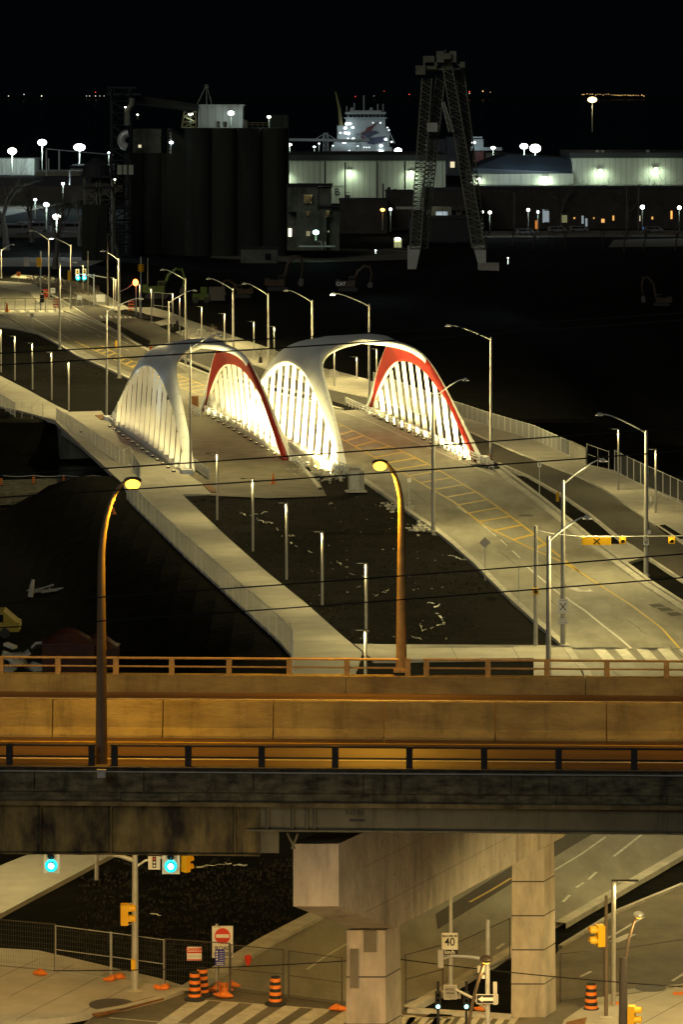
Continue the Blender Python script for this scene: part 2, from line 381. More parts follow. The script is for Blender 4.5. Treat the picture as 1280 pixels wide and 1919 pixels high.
slab('boulevard_walk', [(240,578),(287,578),(320,587),(352,601),(404,619),(451,636),(498,652),(530,664),(589,688),(645,701),(686,712),(760,742),(850,775),(924,801),(1001,824),(1068,856),(1099,872),(1152,884),(1193,905),(1300,950),(1300,1028),(1230,985),(1186,955),(1139,921),(1085,894),(1025,871),(951,841),(887,812),(800,780),(690,745),(592,724),(465,680),(343,631),(292,607),(240,589),(180,571),(130,546),(60,524),(20,520),(30,515),(100,522),(165,535)],
     joints=[((904,795),(872,806)),((1110,875),(1085,894)),((1240,925),(1205,965)),((520,661),(500,695)),((420,625),(395,650)),((350,600),(318,618))])
slab('boulevard_island', [(0,530),(60,534),(75,545),(85,560),(70,570),(55,548),(0,540)])
slab('bus_pad', [(1130,1022),(1184,1022),(1215,1044),(1170,1058)], .10)
b = slab('corner_walk', [(0,1781),(70,1785),(150,1803),(230,1822),(300,1838),(345,1852),(335,1862),(300,1875),(230,1893),(130,1910),(0,1924),(-80,1930),(-80,1779)],
     joints=[((0,1830),(72,1796)),((18,1866),(138,1806)),((25,1912),(201,1822)),((140,1902),(246,1846)),((-10,1800),(150,1815))])
slab('east_corner_walk', [(1057,1916),(1118,1874),(1180,1858),(1300,1846),(1300,1960),(1040,1960)], joints=[((1180,1880),(1262,1850)),((1200,1919),(1290,1870))])
# kerbs
def kerb(pts, wd=.45, z1=.15, off=.0): struct(MB().strip(PL(pts), wd, -.2, z1, off).build('kerb', M['kerb']))
kerb(Ledge[:8]); kerb(Ledge[9:]); kerb(Redge[:8], .5); kerb(Redge[10:], .55)
kerb([(x+9, y-6) for x, y in Redge[10:]], .3, .12)
kerb([(60,534),(120,566),(160,592),(215,620),(282,659),(341,671),(412,701),(596,744)], .3)
kerb([(934,869),(991,894),(1051,928),(1105,965),(1159,1009),(1219,1049),(1290,1096)], .25, .12)
kerb([(465,681),(592,725),(690,746),(800,781),(887,813),(951,842),(1025,872),(1085,895),(1139,922),(1186,956),(1230,986),(1290,1026)], .2, .16)
kerb([(345,1862),(450,1797),(500,1766),(594,1717),(700,1655)], .8, .13)
kerb([(1050,1734),(1143,1680),(1280,1601),(1400,1535)], .5, .14); kerb([(1050,1776),(1158,1709),(1280,1659)], .18, .12)
kerb([(765,1893),(860,1842),(958,1784),(1010,1752)], .45, .14); kerb([(765,1895),(960,1908)], .35, .14)
kerb([(-40,1926),(0,1922),(130,1909),(230,1892),(300,1874),(340,1859)], .3, .15)
kerb([(560,868),(600,918)], .3, .2)
kerb([(0,589),(30,604),(55,621)], .2, .12)
# darker tree pits along the boulevard
for q in ([(250,594),(268,588),(312,598),(290,604)],[(298,611),(330,607),(352,617),(325,624)],[(212,585),(235,580),(272,588),(250,593)],[(1262,1010),(1228,985),(1246,983),(1290,1010)]):
    struct(MB().prism(XY(q, .12), .1, .128).build('planting_bed', M['soil']))
struct(MB().prism(XY([(176,604),(205,601),(282,640),(276,655),(222,624)], .0), 0, .03).build('planting_bed', M['soil']))
struct(MB().prism(XY([(800,1905),(958,1795),(958,1898)], .0), 0, .05).build('planting_bed', M['soil']))
# tactile plates
for q in ([(178,778),(192,777),(203,785),(190,786)],[(381,909),(394,909),(411,922),(395,922)]):
    struct(MB().prism(XY(q, .12), .05, .128).build('tactile_paving', M['tacto']))
struct(MB().prism(XY([(168,1897),(288,1866),(307,1869),(185,1901)], .12), .05, .128).build('tactile_paving', M['tacto']))
struct(MB().prism(XY([(1062,1914),(1100,1905),(1096,1919),(1058,1925)], .12), .05, .128).build('tactile_paving', M['tacto']))
# road paint
def line(pts, wd, m='white', z=.012, name='lane_line'): struct(MB().strip(PL(pts), wd, z, z).build(name, M[m]))
YL = [(199,664),(250,690),(326,724),(390,741),(500,765),(611,784),(637,821),(705,859),(776,894),(851,941),(907,985),(994,1027),(1051,1052),(1085,1071)]
YL = [(140,640),(199,667),(250,690),(326,722),(390,746),(470,762),(560,790),(637,821),(705,859),(776,898),(851,941),(907,985),(994,1027),(1051,1052),(1085,1071)]
YR = [(190,648),(232,671),(280,688),(328,701),(367,716),(397,729),(480,748),(560,770),(641,797),(690,821),(750,844),(799,868),(855,900),(897,925),(944,958),(998,999),(1038,1034),(1085,1071)]
line(YL, .19, 'yellow'); line(YR, .19, 'yellow')
line([(1085,1071),(1130,1100),(1186,1136),(1240,1177),(1273,1214)], .14, 'yellow')
def interp(P, y):
    for a, c in zip(P, P[1:]):
        if a[1] <= y <= c[1]: return a[0]+(c[0]-a[0])*(y-a[1])/(c[1]-a[1])
    return None
hb = MB(); y = 652.0
while y < 1048:
    xr = interp(YR, y)
    yl = y+ (6 if y < 800 else 10); xl = interp(YL, yl)
    if xr and xl and xr > xl+4: hb.strip([W(xl, yl), W(xr, y)], .46, .014, .014)
    y += max(5, 9+(y-800)*.045)
struct(hb.build('hatch_marking', M['yellow']))
line([(641,771),(700,793),(780,829),(874,870),(925,890)], .14)
line([(122,592),(190,622),(240,645)], .12)
dl = MB()
for a, c in [((905,985),(930,1005)),((938,1011),(951,1023)),((960,1032),(975,1046)),((856,950),(875,962)),((120,595),(133,602)),((140,606),(152,612)),((160,617),(172,622)),((182,628),(190,632)),((210,642),(216,645)),((235,655),(242,658))]:
    dl.strip([W(*a), W(*c)], .12, .013, .013)
struct(dl.build('dashed_line', M['white']))
line([(985,1060),(1045,1110),(1097,1145),(1130,1172),(1160,1195),(1183,1215)], .16)
line([(50,590),(90,612),(130,636)], .12); line([(36,592),(75,618)], .0001)
line([(85,602),(100,602)], .3); line([(60,592),(80,592)], .3)
# saw-cut joints and tar-filled cracks across the street
jt = MB(); random.seed(21)
for k in range(46):
    y_ = 790+k*9.3+ (k*k)*.02
    a_, c_ = interp(Ledge[8:], y_), None
    for q0, q1 in zip(Redge, Redge[1:]):
        pass
    x0 = a_
    x1 = interp(Redge, y_-24) if y_-24 > 584 else None
    if x0 and x1 and x1 > x0+30:
        if k % 2 == 0: jt.strip([W(x0+6, y_), W(x0+(x1-x0)*random.uniform(.5,1)-6, y_-12), ], .035, .008, .008)
    if k % 4 == 1 and x0 and x1:
        px_ = random.uniform(x0+20, x1-40); q = [W(px_+i_*9+random.uniform(-3,3), y_+i_*7+random.uniform(-2,2)) for i_ in range(5)]
        jt.strip(q, .05, .009, .009)
struct(jt.build('road_joint_line', M['asphalt']))
# turn arrow
ar = MB(); P = PL([(1063,1101),(1080,1101),(1090,1106),(1104,1106),(1104,1103),(1112,1108),(1100,1110),(1100,1109),(1082,1109)])
ar.prism([(p.x, p.y) for p in P], .01, .016, side=False); struct(ar.build('turn_arrow_marking', M['white']))
# crosswalks
z = MB()
for x0 in range(1112, 1420, 40): z.prism(XY([(x0,1216),(x0+22,1216),(x0+46,1241),(x0+22,1241)]), 0, .014, side=False)
z.strip([W(1105,1215),W(1420,1215)], .12, .014, .014); struct(z.build('zebra_crossing', M['zebra']))
z = MB()
for x0 in range(0, 122, 18): z.prism(XY([(x0,582),(x0+9,582),(x0+12,586),(x0+2,586)]), 0, .012, side=False)
struct(z.build('zebra_crossing', M['zebra']))
z = MB()
for x0 in range(186, 250, 9): z.prism(XY([(x0,592+(x0-186)*.03),(x0+5,592+(x0-186)*.03),(x0+8,597),(x0+3,597)]), 0, .022, side=False)
struct(z.build('zebra_crossing', M['zebra']))
z = MB()
z.strip([W(372,1873),W(650,1894),W(780,1904)], .10, .022, .022); z.strip([W(205,1907),W(420,1925)], .10, .022, .022)
for i in range(9):
    x0 = 360+i*57; yt = 1873+(x0-372)*.077
    z.prism(XY([(x0,yt),(x0+33,yt+2),(x0-35-i*1.5,yt+50),(x0-72-i*1.5,yt+50)]), 0, .020, side=False)
for i in range(9):
    x0 = 768+i*24; z.prism(XY([(x0,1906),(x0+13,1906),(x0-8,1935),(x0-21,1935)]), 0, .020, side=False)
struct(z.build('zebra_crossing', M['zebra']))
line([(575,1816),(612,1790),(655,1765)], .10); line([(1000,1655),(1040,1630),(1090,1600),(1135,1568)], .10, z=.02)
d2 = MB()
for a, c in [((1055,1690),(1068,1677)),((1080,1663),(1094,1654)),((1103,1648),(1118,1634)),((1150,1605),(1205,1562)),((1088,1830),(1108,1820)),((930,1778),(945,1768)),((1260,1838),(1285,1822))]:
    d2.strip([W(*a), W(*c)], .13, .022, .022)
struct(d2.build('dashed_line', M['white']))
line([(1115,1770),(1150,1752),(1207,1718)], .13, z=.022); line([(1150,1765),(1185,1750)], .4, z=.022)
line([(880,1690),(920,1668),(958,1645)], .12, 'yellow', z=.012)
# tar patches and tyre wear on the concrete street are in the material; utility covers are objects
def cover(px, py, z=.13, r=.4):
    o = MB().lathe((0,0,0), ((r,0),(r,.012)), 24).build('manhole_cover', M['darkpole'], loc=W(px, py, z)); return o
for px, py, zz, lb in ((209,1881,.122,'round dark utility cover set in the corner sidewalk slabs'),(1219,1850,.122,'round utility cover in the sidewalk behind the east fence'),(985,966,.014,'dark round cover in the street beside the yellow hatching')):
    tag(cover(px, py, zz, .85 if px==209 else .6), lb, 'manhole cover')
gr = MB()
for (x, y_) in ((1215,1133),(1230,1140),(1248,1149)): gr.prism(XY([(x,y_),(x+22,y_-2),(x+34,y_+4),(x+10,y_+6)]), 0, .016, side=False)
struct(gr.build('road_repair_patch', M['asphalt']))
glint = MB(); random.seed(11)  # pale strips painted as the glints of wet rivulets in the soil
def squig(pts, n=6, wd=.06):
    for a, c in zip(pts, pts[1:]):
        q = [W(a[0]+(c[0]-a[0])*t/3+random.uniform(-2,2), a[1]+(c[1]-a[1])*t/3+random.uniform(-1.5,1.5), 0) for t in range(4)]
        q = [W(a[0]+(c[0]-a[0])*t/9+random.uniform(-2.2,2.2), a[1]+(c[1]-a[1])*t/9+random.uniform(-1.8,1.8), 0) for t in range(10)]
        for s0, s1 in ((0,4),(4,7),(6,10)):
            if random.random() < .75: glint.strip(q[s0:s1], wd*random.choice((.3,.5,.9,2.0)), 0.0, random.uniform(.02,.05))
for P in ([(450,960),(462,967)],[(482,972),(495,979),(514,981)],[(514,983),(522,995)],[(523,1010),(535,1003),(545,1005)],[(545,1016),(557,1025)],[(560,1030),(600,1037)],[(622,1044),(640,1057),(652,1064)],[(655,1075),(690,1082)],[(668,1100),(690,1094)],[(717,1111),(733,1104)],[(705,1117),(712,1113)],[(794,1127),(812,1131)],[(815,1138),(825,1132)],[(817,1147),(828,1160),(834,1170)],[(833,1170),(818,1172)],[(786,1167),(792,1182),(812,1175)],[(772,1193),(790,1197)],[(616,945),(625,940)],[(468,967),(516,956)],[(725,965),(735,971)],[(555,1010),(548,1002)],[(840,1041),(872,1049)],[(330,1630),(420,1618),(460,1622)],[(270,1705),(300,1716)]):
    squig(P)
struct(glint.build('painted_glints', M['glint']), 'stuff')
gv = MB()
for cx, cy, n, sp in ((748,948,90,38),(790,988,90,30),(600,885,120,60),(620,893,60,40),(560,1220,60,20),(20,1060,0,10)):
    for i in range(n):
        p = W(cx+random.gauss(0, sp*.4), cy+random.gauss(0, 5), 0); r = random.uniform(.05,.22)
        gv.box((p.x, p.y, .02), (r*1.6, r, r*.7), random.uniform(0, 3))
for i in range(70):
    p = W(random.uniform(560,900), random.uniform(930,1200), 0)
    if p.x < 8: r = random.uniform(.02,.07); gv.box((p.x, p.y, .03), (r*2, r, r), random.uniform(0,3))
struct(gv.build('rubble', M['kerb']), 'stuff')
# tufts of dead grass on the soil
gt = MB(); random.seed(5)
for i in range(5200):
    k = random.random()
    if k < .45: px, py = random.uniform(360,900), random.uniform(935,1205)
    elif k < .65: px, py = random.uniform(150,600), random.uniform(1610,1800)
    elif k < .85: px, py = random.uniform(0,230), random.uniform(620,765)
    else: px, py = random.uniform(1000,1280), random.uniform(900,1140)
    p = W(px, py, 0)
    # keep off the paved polygons by staying on soil only (roughly)
    lx = interp([(a, b_) for a, b_ in walkR[:6]], py)
    if 927 < py < 1226 and (lx is None or px < lx+6): continue
    le = interp(Ledge[8:], py)
    if 880 < py < 1230 and le and px > le-8: continue
    if 613 < py < 800 and interp([(0,612),(74,625),(249,711)], py) is None: continue
    if py < 800:
        yy_ = 612+ max(0, px-40)*.45
        if py < yy_+6 or py > 700+px*.5: continue
    if k >= .85: continue
    if 1600 < py < 1810 and (py < 1602+(216-px)*.53+10 or px > 590-(py-1717)*1.8): continue
    for q in range(3):
        a = random.uniform(0, 6.28); h = random.uniform(.04,.14)
        x0, y0 = p.x+random.uniform(-.2,.2), p.y+random.uniform(-.2,.2)
        gt.quad((x0-.05*math.cos(a), y0-.05*math.sin(a), -.03), (x0+.05*math.cos(a), y0+.05*math.sin(a), -.03), (x0+random.uniform(-.1,.1), y0+random.uniform(-.1,.1), h))
struct(gt.build('dead_grass', mat('dead_grass', (.014,.012,.007), .9, var=.5, scale=.3)), 'stuff')
# ------------------------------------------------------------------ the two arch bridges
def lerp(a, b_, t): return a+(b_-a)*t
FP = [(0,0),(.06,.15),(.13,.35),(.2,.55),(.28,.75),(.37,.91),(.45,.985),(.5,1),(.56,.99),(.63,.93),(.71,.81),(.8,.62),(.87,.43),(.94,.21),(1,0)]
def fprof(s):
    for i, ((a, va), (c, vc)) in enumerate(zip(FP, FP[1:])):
        if a <= s <= c:
            p0 = FP[max(i-1, 0)]; p3 = FP[min(i+2, len(FP)-1)]; t = (s-a)/(c-a)
            m0 = (vc-p0[1])/(c-p0[0])*(c-a); m1 = (p3[1]-va)/(p3[0]-a)*(c-a)
            return max(0, (2*t**3-3*t*t+1)*va+(t**3-2*t*t+t)*m0+(-2*t**3+3*t*t)*vc+(t**3-t*t)*m1)
    return 0
def arch_bridge(name, label, Wf, Wn, Ef, En, zw, ze, zt, lw, le, nsl, hull_n=.065, slat_w=.44):
    o = Vector(((Wf.x+Wn.x+Ef.x+En.x)/4, (Wf.y+Wn.y+Ef.y+En.y)/4, 0))
    r = thing(name, label, 'bridge', o)
    Wf, Wn, Ef, En = Wf-o, Wn-o, Ef-o, En-o
    u = (Wn-Wf).normalized(); wv = Vector((-u.y, u.x, 0)); wid = (Ef-Wf).dot(wv)
    if wid < 0: wv = -wv; wid = -wid
    b0 = .95/wid
    def b(s, side=0):
        d = abs(s-.5)
        if side == 1 and s < .5: return .5 if d <= hull_n else b0*.8+(.5-b0*.8)*((.5-d)/(.5-hull_n))**14
        return .5 if d <= hull_n else b0+(.5-b0)*((.5-d)/(.5-hull_n))**(7 if side == 0 else 9)
    def pt(s, t, z):
        p = lerp(lerp(Wf, Ef, t), lerp(Wn, En, t), s)
        k = lw*(1-2*t) if t < .5 else -le*(2*t-1)
        return Vector((p.x, p.y, 0))+wv*(k*z/7.0)+Vector((0, 0, z+.15))
    def zs(s, side): return (zw if side == 0 else ze)*fprof(s if side == 0 else s**.98)
    def zo(s): return max(zs(s, 0), zs(s, 1), (fprof(s)+fprof(s**.98))/4*(zw+ze)+(zt-(zw+ze)/2)*(1-abs(2*s-1)**1.6))
    NS, NT = 96, 24
    hb = MB(); idx = {}
    def vid(side, i, j):
        s = i/NS; tau = j/NT; bb = b(s, side)
        if bb >= .4999 and j == NT: key = ('c', i)
        else: key = (side, i, j)
        if key not in idx:
            a, c = zs(s, side), zo(s)
            z = a+(c-a)*(1-(1-tau)**(2.0+1.8*min(1, bb*2)))
            t = bb*tau if side == 0 else 1-bb*tau
            idx[key] = len(hb.v); hb.v.append(tuple(pt(s, t, z)))
        return idx[key]
    for side in (0, 1):
        for i in range(NS):
            for j in range(NT):
                q = (vid(side,i,j), vid(side,i+1,j), vid(side,i+1,j+1), vid(side,i,j+1))
                if side == 1: q = q[::-1]
                s_ = (i+.5)/NS; red_ = side == 1 and s_ > .60 and (j+.5)/NT > 1-.46*((s_-.60)/.40)**2.2
                hb.f.append(q); hb.m.append(1 if red_ else 0)
    h = hb.build('arch_shell', [M['hull'], M['red'], M['red']], r, smooth=True)
    # make sure the first material faces outwards
    if h.data.polygons[NS//2*NT+3].normal.z < 0:
        h.data.flip_normals()
    sm = h.modifiers.new('shell', 'SOLIDIFY'); sm.thickness = .48; sm.offset = -1; sm.material_offset = 1; sm.material_offset_rim = 0; sm.use_even_offset = False
    for side in (0, 1):
        for k in range(nsl):
            s = (k+.9)/(nsl+.8)
            z1 = zs(s, side)-.05
            if z1 < .4: continue
            t = (.12/wid) if side == 0 else 1-.12/wid
            z0 = .25; A = pt(s, t, z0); Bp = pt(s, t, z1)
            m_ = MB(); hw = slat_w/2*(1.0); th = .09
            for (P_, Q_) in ((A, Bp),):
                c = [P_-wv*hw-u*th, P_+wv*hw-u*th, P_+wv*hw+u*th, P_-wv*hw+u*th, Q_-wv*hw*.85-u*th, Q_+wv*hw*.85-u*th, Q_+wv*hw*.85+u*th, Q_-wv*hw*.85+u*th]
                for f in ((0,1,2,3),(4,7,6,5),(0,4,5,1),(1,5,6,2),(2,6,7,3),(3,7,4,0)): m_.quad(*[c[i] for i in f])
            m_.build('hanger', M['slat'], r)
        # edge girder carrying the hangers
        g_ = MB(); t = (.12/wid) if side == 0 else 1-.12/wid
        L = [pt(s/24, t, 0)-Vector((0,0,.1)) for s in range(25)]
        g_.strip([Vector((p.x, p.y, 0)) for p in L], .5, -.9, .40)
        g_.build('edge_girder', M['slat'], r)
    # four footings
    for P_ in (Wf, Wn, Ef, En):
        MB().box((P_.x, P_.y, .0), (1.0, 1.6, .9), math.atan2(u.y, u.x)+math.pi/2).build('footing', M['hull'], r)
    return r, pt, zs, o, u, wv, wid
WLn, WLf, ELn, ELf = W(349,888), W(204,788), W(550,862), W(386,768)
WRn, ERn, ERf = W(634,880), W(905,864), W(697,767)
WRf = W(447,783)
br1 = arch_bridge('arch_bridge', 'smaller steel arch bridge with blue-grey shell and dimly lit hangers over the unused deck', WLf, WLn, ELf, ELn, 7.5, 6.9, 9.7, .5, .7, 15)
br2 = arch_bridge('arch_bridge', 'wider steel arch bridge with brightly floodlit white hangers over the street with yellow hatching', WRf, WRn, ERf, ERn, 7.6, 7.25, 10.05, .5, .9, 14, hull_n=.065)
# decks
def deck(r, pts, o):
    m = MB(); P = [(p.x-o.x, p.y-o.y) for p in PL(pts)]
    m.prism(P, -1.2, -.05); m.build('deck', M['conc'], r)
deck(br1[0], [(112,792),(251,884),(352,890),(600,905),(560,862),(384,768),(335,742),(205,785)], br1[3])
deck(br2[0], [(447,783),(634,882),(905,868),(1040,850),(850,776),(697,765)], br2[3])
# abutment walls of the bridge
def block(name, label, cat, corners, z0, z1, m, kind='thing'):
    o = sum(corners, Vector())/len(corners); o.z = z0
    b_ = MB().prism([(p.x-o.x, p.y-o.y) for p in corners], 0, z1-z0)
    return tag(b_.build(name, m, loc=o), label, cat, kind=kind)
A0 = W(112,794)
block('abutment', 'grey concrete abutment under the far end of the smaller arch bridge', 'abutment', [A0, Vector((A0.x+24, A0.y+1, 0)), Vector((A0.x+24, A0.y+3, 0)), Vector((A0.x-.6, A0.y+4, 0))], -4.5, -.06, M['oldwall'])
A1 = W(560,880)
block('abutment', 'concrete abutment under the near end of the floodlit arch bridge', 'abutment', [Vector((-18.5,316.5,0)), Vector((22,322.5,0)), Vector((22,320.5,0)), Vector((-18.5,314.5,0))], -4.6, -.3, M['conc'])
block('dock_wall', 'long low concrete dock edge crossing the dark low site below the bridges', 'dock wall', [W(-60,902,-3.2), W(232,892,-3.2), W(238,920,-3.2), W(-60,926,-3.2)], -5, -3.2, M['fascia'])
# floodlights at the arch feet: small linear fixtures on the deck edge
def flood(px, py, z, aim, en, label, ang=110, col=LED, grp='floodlights at the bridge hangers', r=.25):
    p = W(px, py, z); t = thing('floodlight', label, 'floodlight', p, 0, grp)
    MB().box((0,0,.10), (.5,.28,.16), 0).build('housing', M['black'], t)
    MB().box((0,0,.192), (.42,.2,.02), 0).build('lens', E['led'], t)
    lamp('SPOT', 'beam', p+Vector((0,0,.35)), en, col, t, aim, ang, .6, r)
def arch_floods(br, side, outw, ss, en, lbl, zt_=4.0, extra=0):
    r, pt, zs, o, u, wv, wid = br
    nth = ('first','second','third','fourth','fifth','sixth','seventh','eighth','ninth','tenth','eleventh','twelfth','thirteenth','fourteenth','fifteenth')
    if isinstance(ss, int):       # one lamp on the near side of every hanger
        n_ = ss; e0, e1 = extra; ss = [((k+1.42)/(n_+.8), e0+(e1-e0)*(k/n_)**2.2) for k in range(n_) if k > 0 and (k+1.42)/(n_+.8) < .99]
    for i_, (s, e) in enumerate(ss):
        t = 0 if side == 0 else 1
        base = pt(s, t, 0)+o; sg = -1 if side == 0 else 1
        p = base+wv*(sg*outw)
        aim = pt(max(0, s-.03), t, max(1.2, zs(s, side)*.60))+o
        tt = thing('floodlight', nth[i_]+' '+lbl+' from the far end', 'floodlight', (p.x, p.y, .02), math.atan2(u.y, u.x), 'floodlights along the bridge hangers')
        MB().box((0,0,.10), (.5,.28,.16)).build('housing', M['black'], tt)
        MB().box((0,0,.192), (.42,.2,.02)).build('lens', E['ledoff'], tt)
        lamp('SPOT', 'beam', (p.x, p.y, .35), en*e, LED, tt, aim, 125, .7, .25)
K = 1.0
arch_floods(br2, 0, 1.9, 14, 3600*K, 'floodlight between the bridges at the floodlit hangers', extra=(.7,4.5))
arch_floods(br2, 1, -1.5, 14, 4600*K, 'floodlight behind the guard rail of the hatched street', extra=(.9,1.8))
arch_floods(br1, 1, -1.0, 15, 900*K, 'floodlight under the red arch of the smaller bridge', extra=(.7,3.6))
arch_floods(br1, 0, .95, 15, 340*K, 'floodlight outside the dim hangers of the smaller bridge', extra=(.9,1.1))
for br_, ow, ss_, en_, cc, lb_ in ((br1, 4.6, (.25,.75), 1500, (.80,.95,1), 'added cool spotlight on the walk aimed at the crown of the smaller arch,'), (br2, 2.4, (.25,.78), 5200, (1,.9,.55), 'added spotlight between the bridges aimed at the crown of the floodlit arch,')):
    for s_ in ss_:  # extra spots added to brighten the arch crowns
        q = br_[1](s_, 0, 0)+br_[3]-br_[5]*ow; t_ = thing('floodlight', lb_+(' far one' if s_ < .5 else ' near one'), 'floodlight', (q.x, q.y, .02), 0, 'added spotlights aimed at the arch crowns')
        MB().box((0,0,.12), (.3,.3,.2)).build('housing', M['black'], t_); MB().box((0,0,.23), (.24,.24,.02)).build('lens', E['ledoff'], t_)
        lamp('SPOT', 'beam', (q.x, q.y, .35), en_, cc, t_, br_[1](.5+(s_-.5)*.35, .12, 9.6)+br_[3], 48, .9, .15)
# guard rails along the decks
def guard(line_, label, h=.75, n=30, m=('galv','galv'), rails=(.3,.55,.75), cat='guard rail', grp=None):
    P = PL(line_); o = P[0].copy(); t = thing('guard_rail', label, cat, o, 0, grp)
    P = [p-o for p in P]; rl = MB()
    for z in rails: rl.tube([p+Vector((0,0,z+.1)) for p in P], .07, 6)
    rl.build('rail', M[m[0]], t)
    cum = [0]
    for a, c in zip(P, P[1:]): cum.append(cum[-1]+(c-a).length)
    for k in range(n):
        d = cum[-1]*k/(n-1); i = max(j for j in range(len(cum)-1) if cum[j] <= d+1e-6)
        p = lerp(P[i], P[i+1], (d-cum[i])/(cum[i+1]-cum[i]))
        MB().box((p.x, p.y, h/2+.05), (.12,.16,h+.1)).build('post', M[m[1]], t)
    return t
guard([(648,760),(700,782),(780,817),(860,852),(925,884)], 'steel guard rail between the street and the east hangers of the floodlit bridge', n=40)
guard([(384,776),(460,812),(540,858),(572,884)], 'steel guard rail beside the unused deck below the red arch', n=34)
guard([(355,772),(376,782)], 'short steel guard rail end left of the red arch foot, on the unused deck', n=5)
guard([(360,876),(392,899)], 'short grey guard rail at the foot of the lamp pole beside the unused deck', h=.9, n=9)
guard([(636,884),(662,893)], 'short guard rail end beside the grey utility cabinet', n=5)
# ------------------------------------------------------------------ fences
def bar_fence(name, label, line_, h, pn, cat='fence', m='rail', sp=.22, zb=0., rbar=.008, solid=None, grp=None, postr=.04):
    P = [p if isinstance(p, Vector) else W(*p) for p in line_]; o = P[0].copy()
    t = thing(name, label, cat, o, 0, grp); P = [p-o+Vector((0,0,zb)) for p in P]
    cum = [0]
    for a, c in zip(P, P[1:]): cum.append(cum[-1]+(c-a).length)
    def at(d):
        i = max(j for j in range(len(cum)-1) if cum[j] <= d+1e-6); return lerp(P[i], P[i+1], (d-cum[i])/(cum[i+1]-cum[i]))
    rl = MB()
    for z in (.12, h): rl.tube([p+Vector((0,0,z)) for p in P], .028, 6)
    rl.build('rail', M[m], t)
    bars = MB(); n = int(cum[-1]/sp)
    for k in range(n):
        p = at((k+.5)*sp); bars.box((p.x, p.y, p.z+h/2+.05), (rbar*2, rbar*2, h-.12))
    bars.build('infill_bars', M['railbar'], t)
    for k in range(pn):
        p = at(cum[-1]*k/(pn-1)); MB().box((p.x, p.y, p.z+h/2), (postr*2, postr*2, h+.12)).build('post', M[m], t)
    return t
bar_fence('walkway_railing', 'long grey railing of the sloping promenade, from the smaller bridge down to the highway', [(238,934),(250,948),(350,1046),(428,1117),(519,1199),(546,1226)], 1.75, 30, 'railing', zb=-.15)
bar_fence('walkway_railing', 'grey mesh railing on the outer edge of the smaller arch bridge', [(106,791),(170,832),(232,876)], 1.45, 18, 'railing')
bar_fence('walkway_railing', 'short grey railing of the far promenade beyond the bridge abutment', [(-40,741),(0,762),(28,779)], 1.5, 9, 'railing', zb=-.1)
bar_fence('walkway_railing', 'railing end turning away beside the sodium lamp head', [(232,878),(244,872),(262,906)], 1.7, 4, 'railing')
bar_fence('walkway_railing', 'tall mesh end of the promenade railing just above the highway barrier', [(546,1228),(549,1262)], 1.9, 3, 'railing')
par = bar_fence('bridge_parapet', 'long pale parapet along the curved outer walk of the floodlit bridge', [(700,722),(760,745),(850,778),(924,803),(1001,826),(1068,857)], 1.5, 44, 'parapet', sp=.16, rbar=.022)
block('parapet_end', 'tan concrete end block closing the curved parapet', 'parapet end', [W(1068,857), W(1098,872), W(1099,869), W(1069,854)], 0, 1.45, M['conc'])
bar_fence('metal_fence', 'dark steel fence continuing past the tan parapet block to the frame edge', [(1152,886),(1193,907),(1240,929),(1300,958)], 2.0, 12, 'fence', sp=.3)
def frame_fence(label, a, c, h, mid=.5, grp=None):
    A, B_ = W(*a), W(*c); o = A.copy(); t = thing('gate_frame', label, 'gate', o, 0, grp); d = B_-A
    m = MB(); m.tube([(0,0,0),(0,0,h)], .035, 6); m.tube([d, d+Vector((0,0,h))], .035, 6); m.tube([(0,0,h-.1), d+Vector((0,0,h-.1))], .025, 6); m.tube([(0,0,h*mid), d+Vector((0,0,h*mid))], .02, 6); m.tube([d*.5, d*.5+Vector((0,0,h-.1))], .02, 6)
    m.build('frame', M['rail'], t)
frame_fence('open tubular gate frame beside the tan parapet block', (1100,871), (1141,886), 2.0)
for i, x in enumerate((41,60,80)):
    p = W(x, 783+i*1.5); tag(MB().tube([(0,0,0),(0,0,1.7)], .03, 6).build('fence_post', M['rail'], loc=p), ('bare fence post next to the short far railing', 'middle bare fence post on the far promenade edge', 'bare fence post nearest the bridge railing end')[i], 'post', 'bare fence posts on the far promenade')
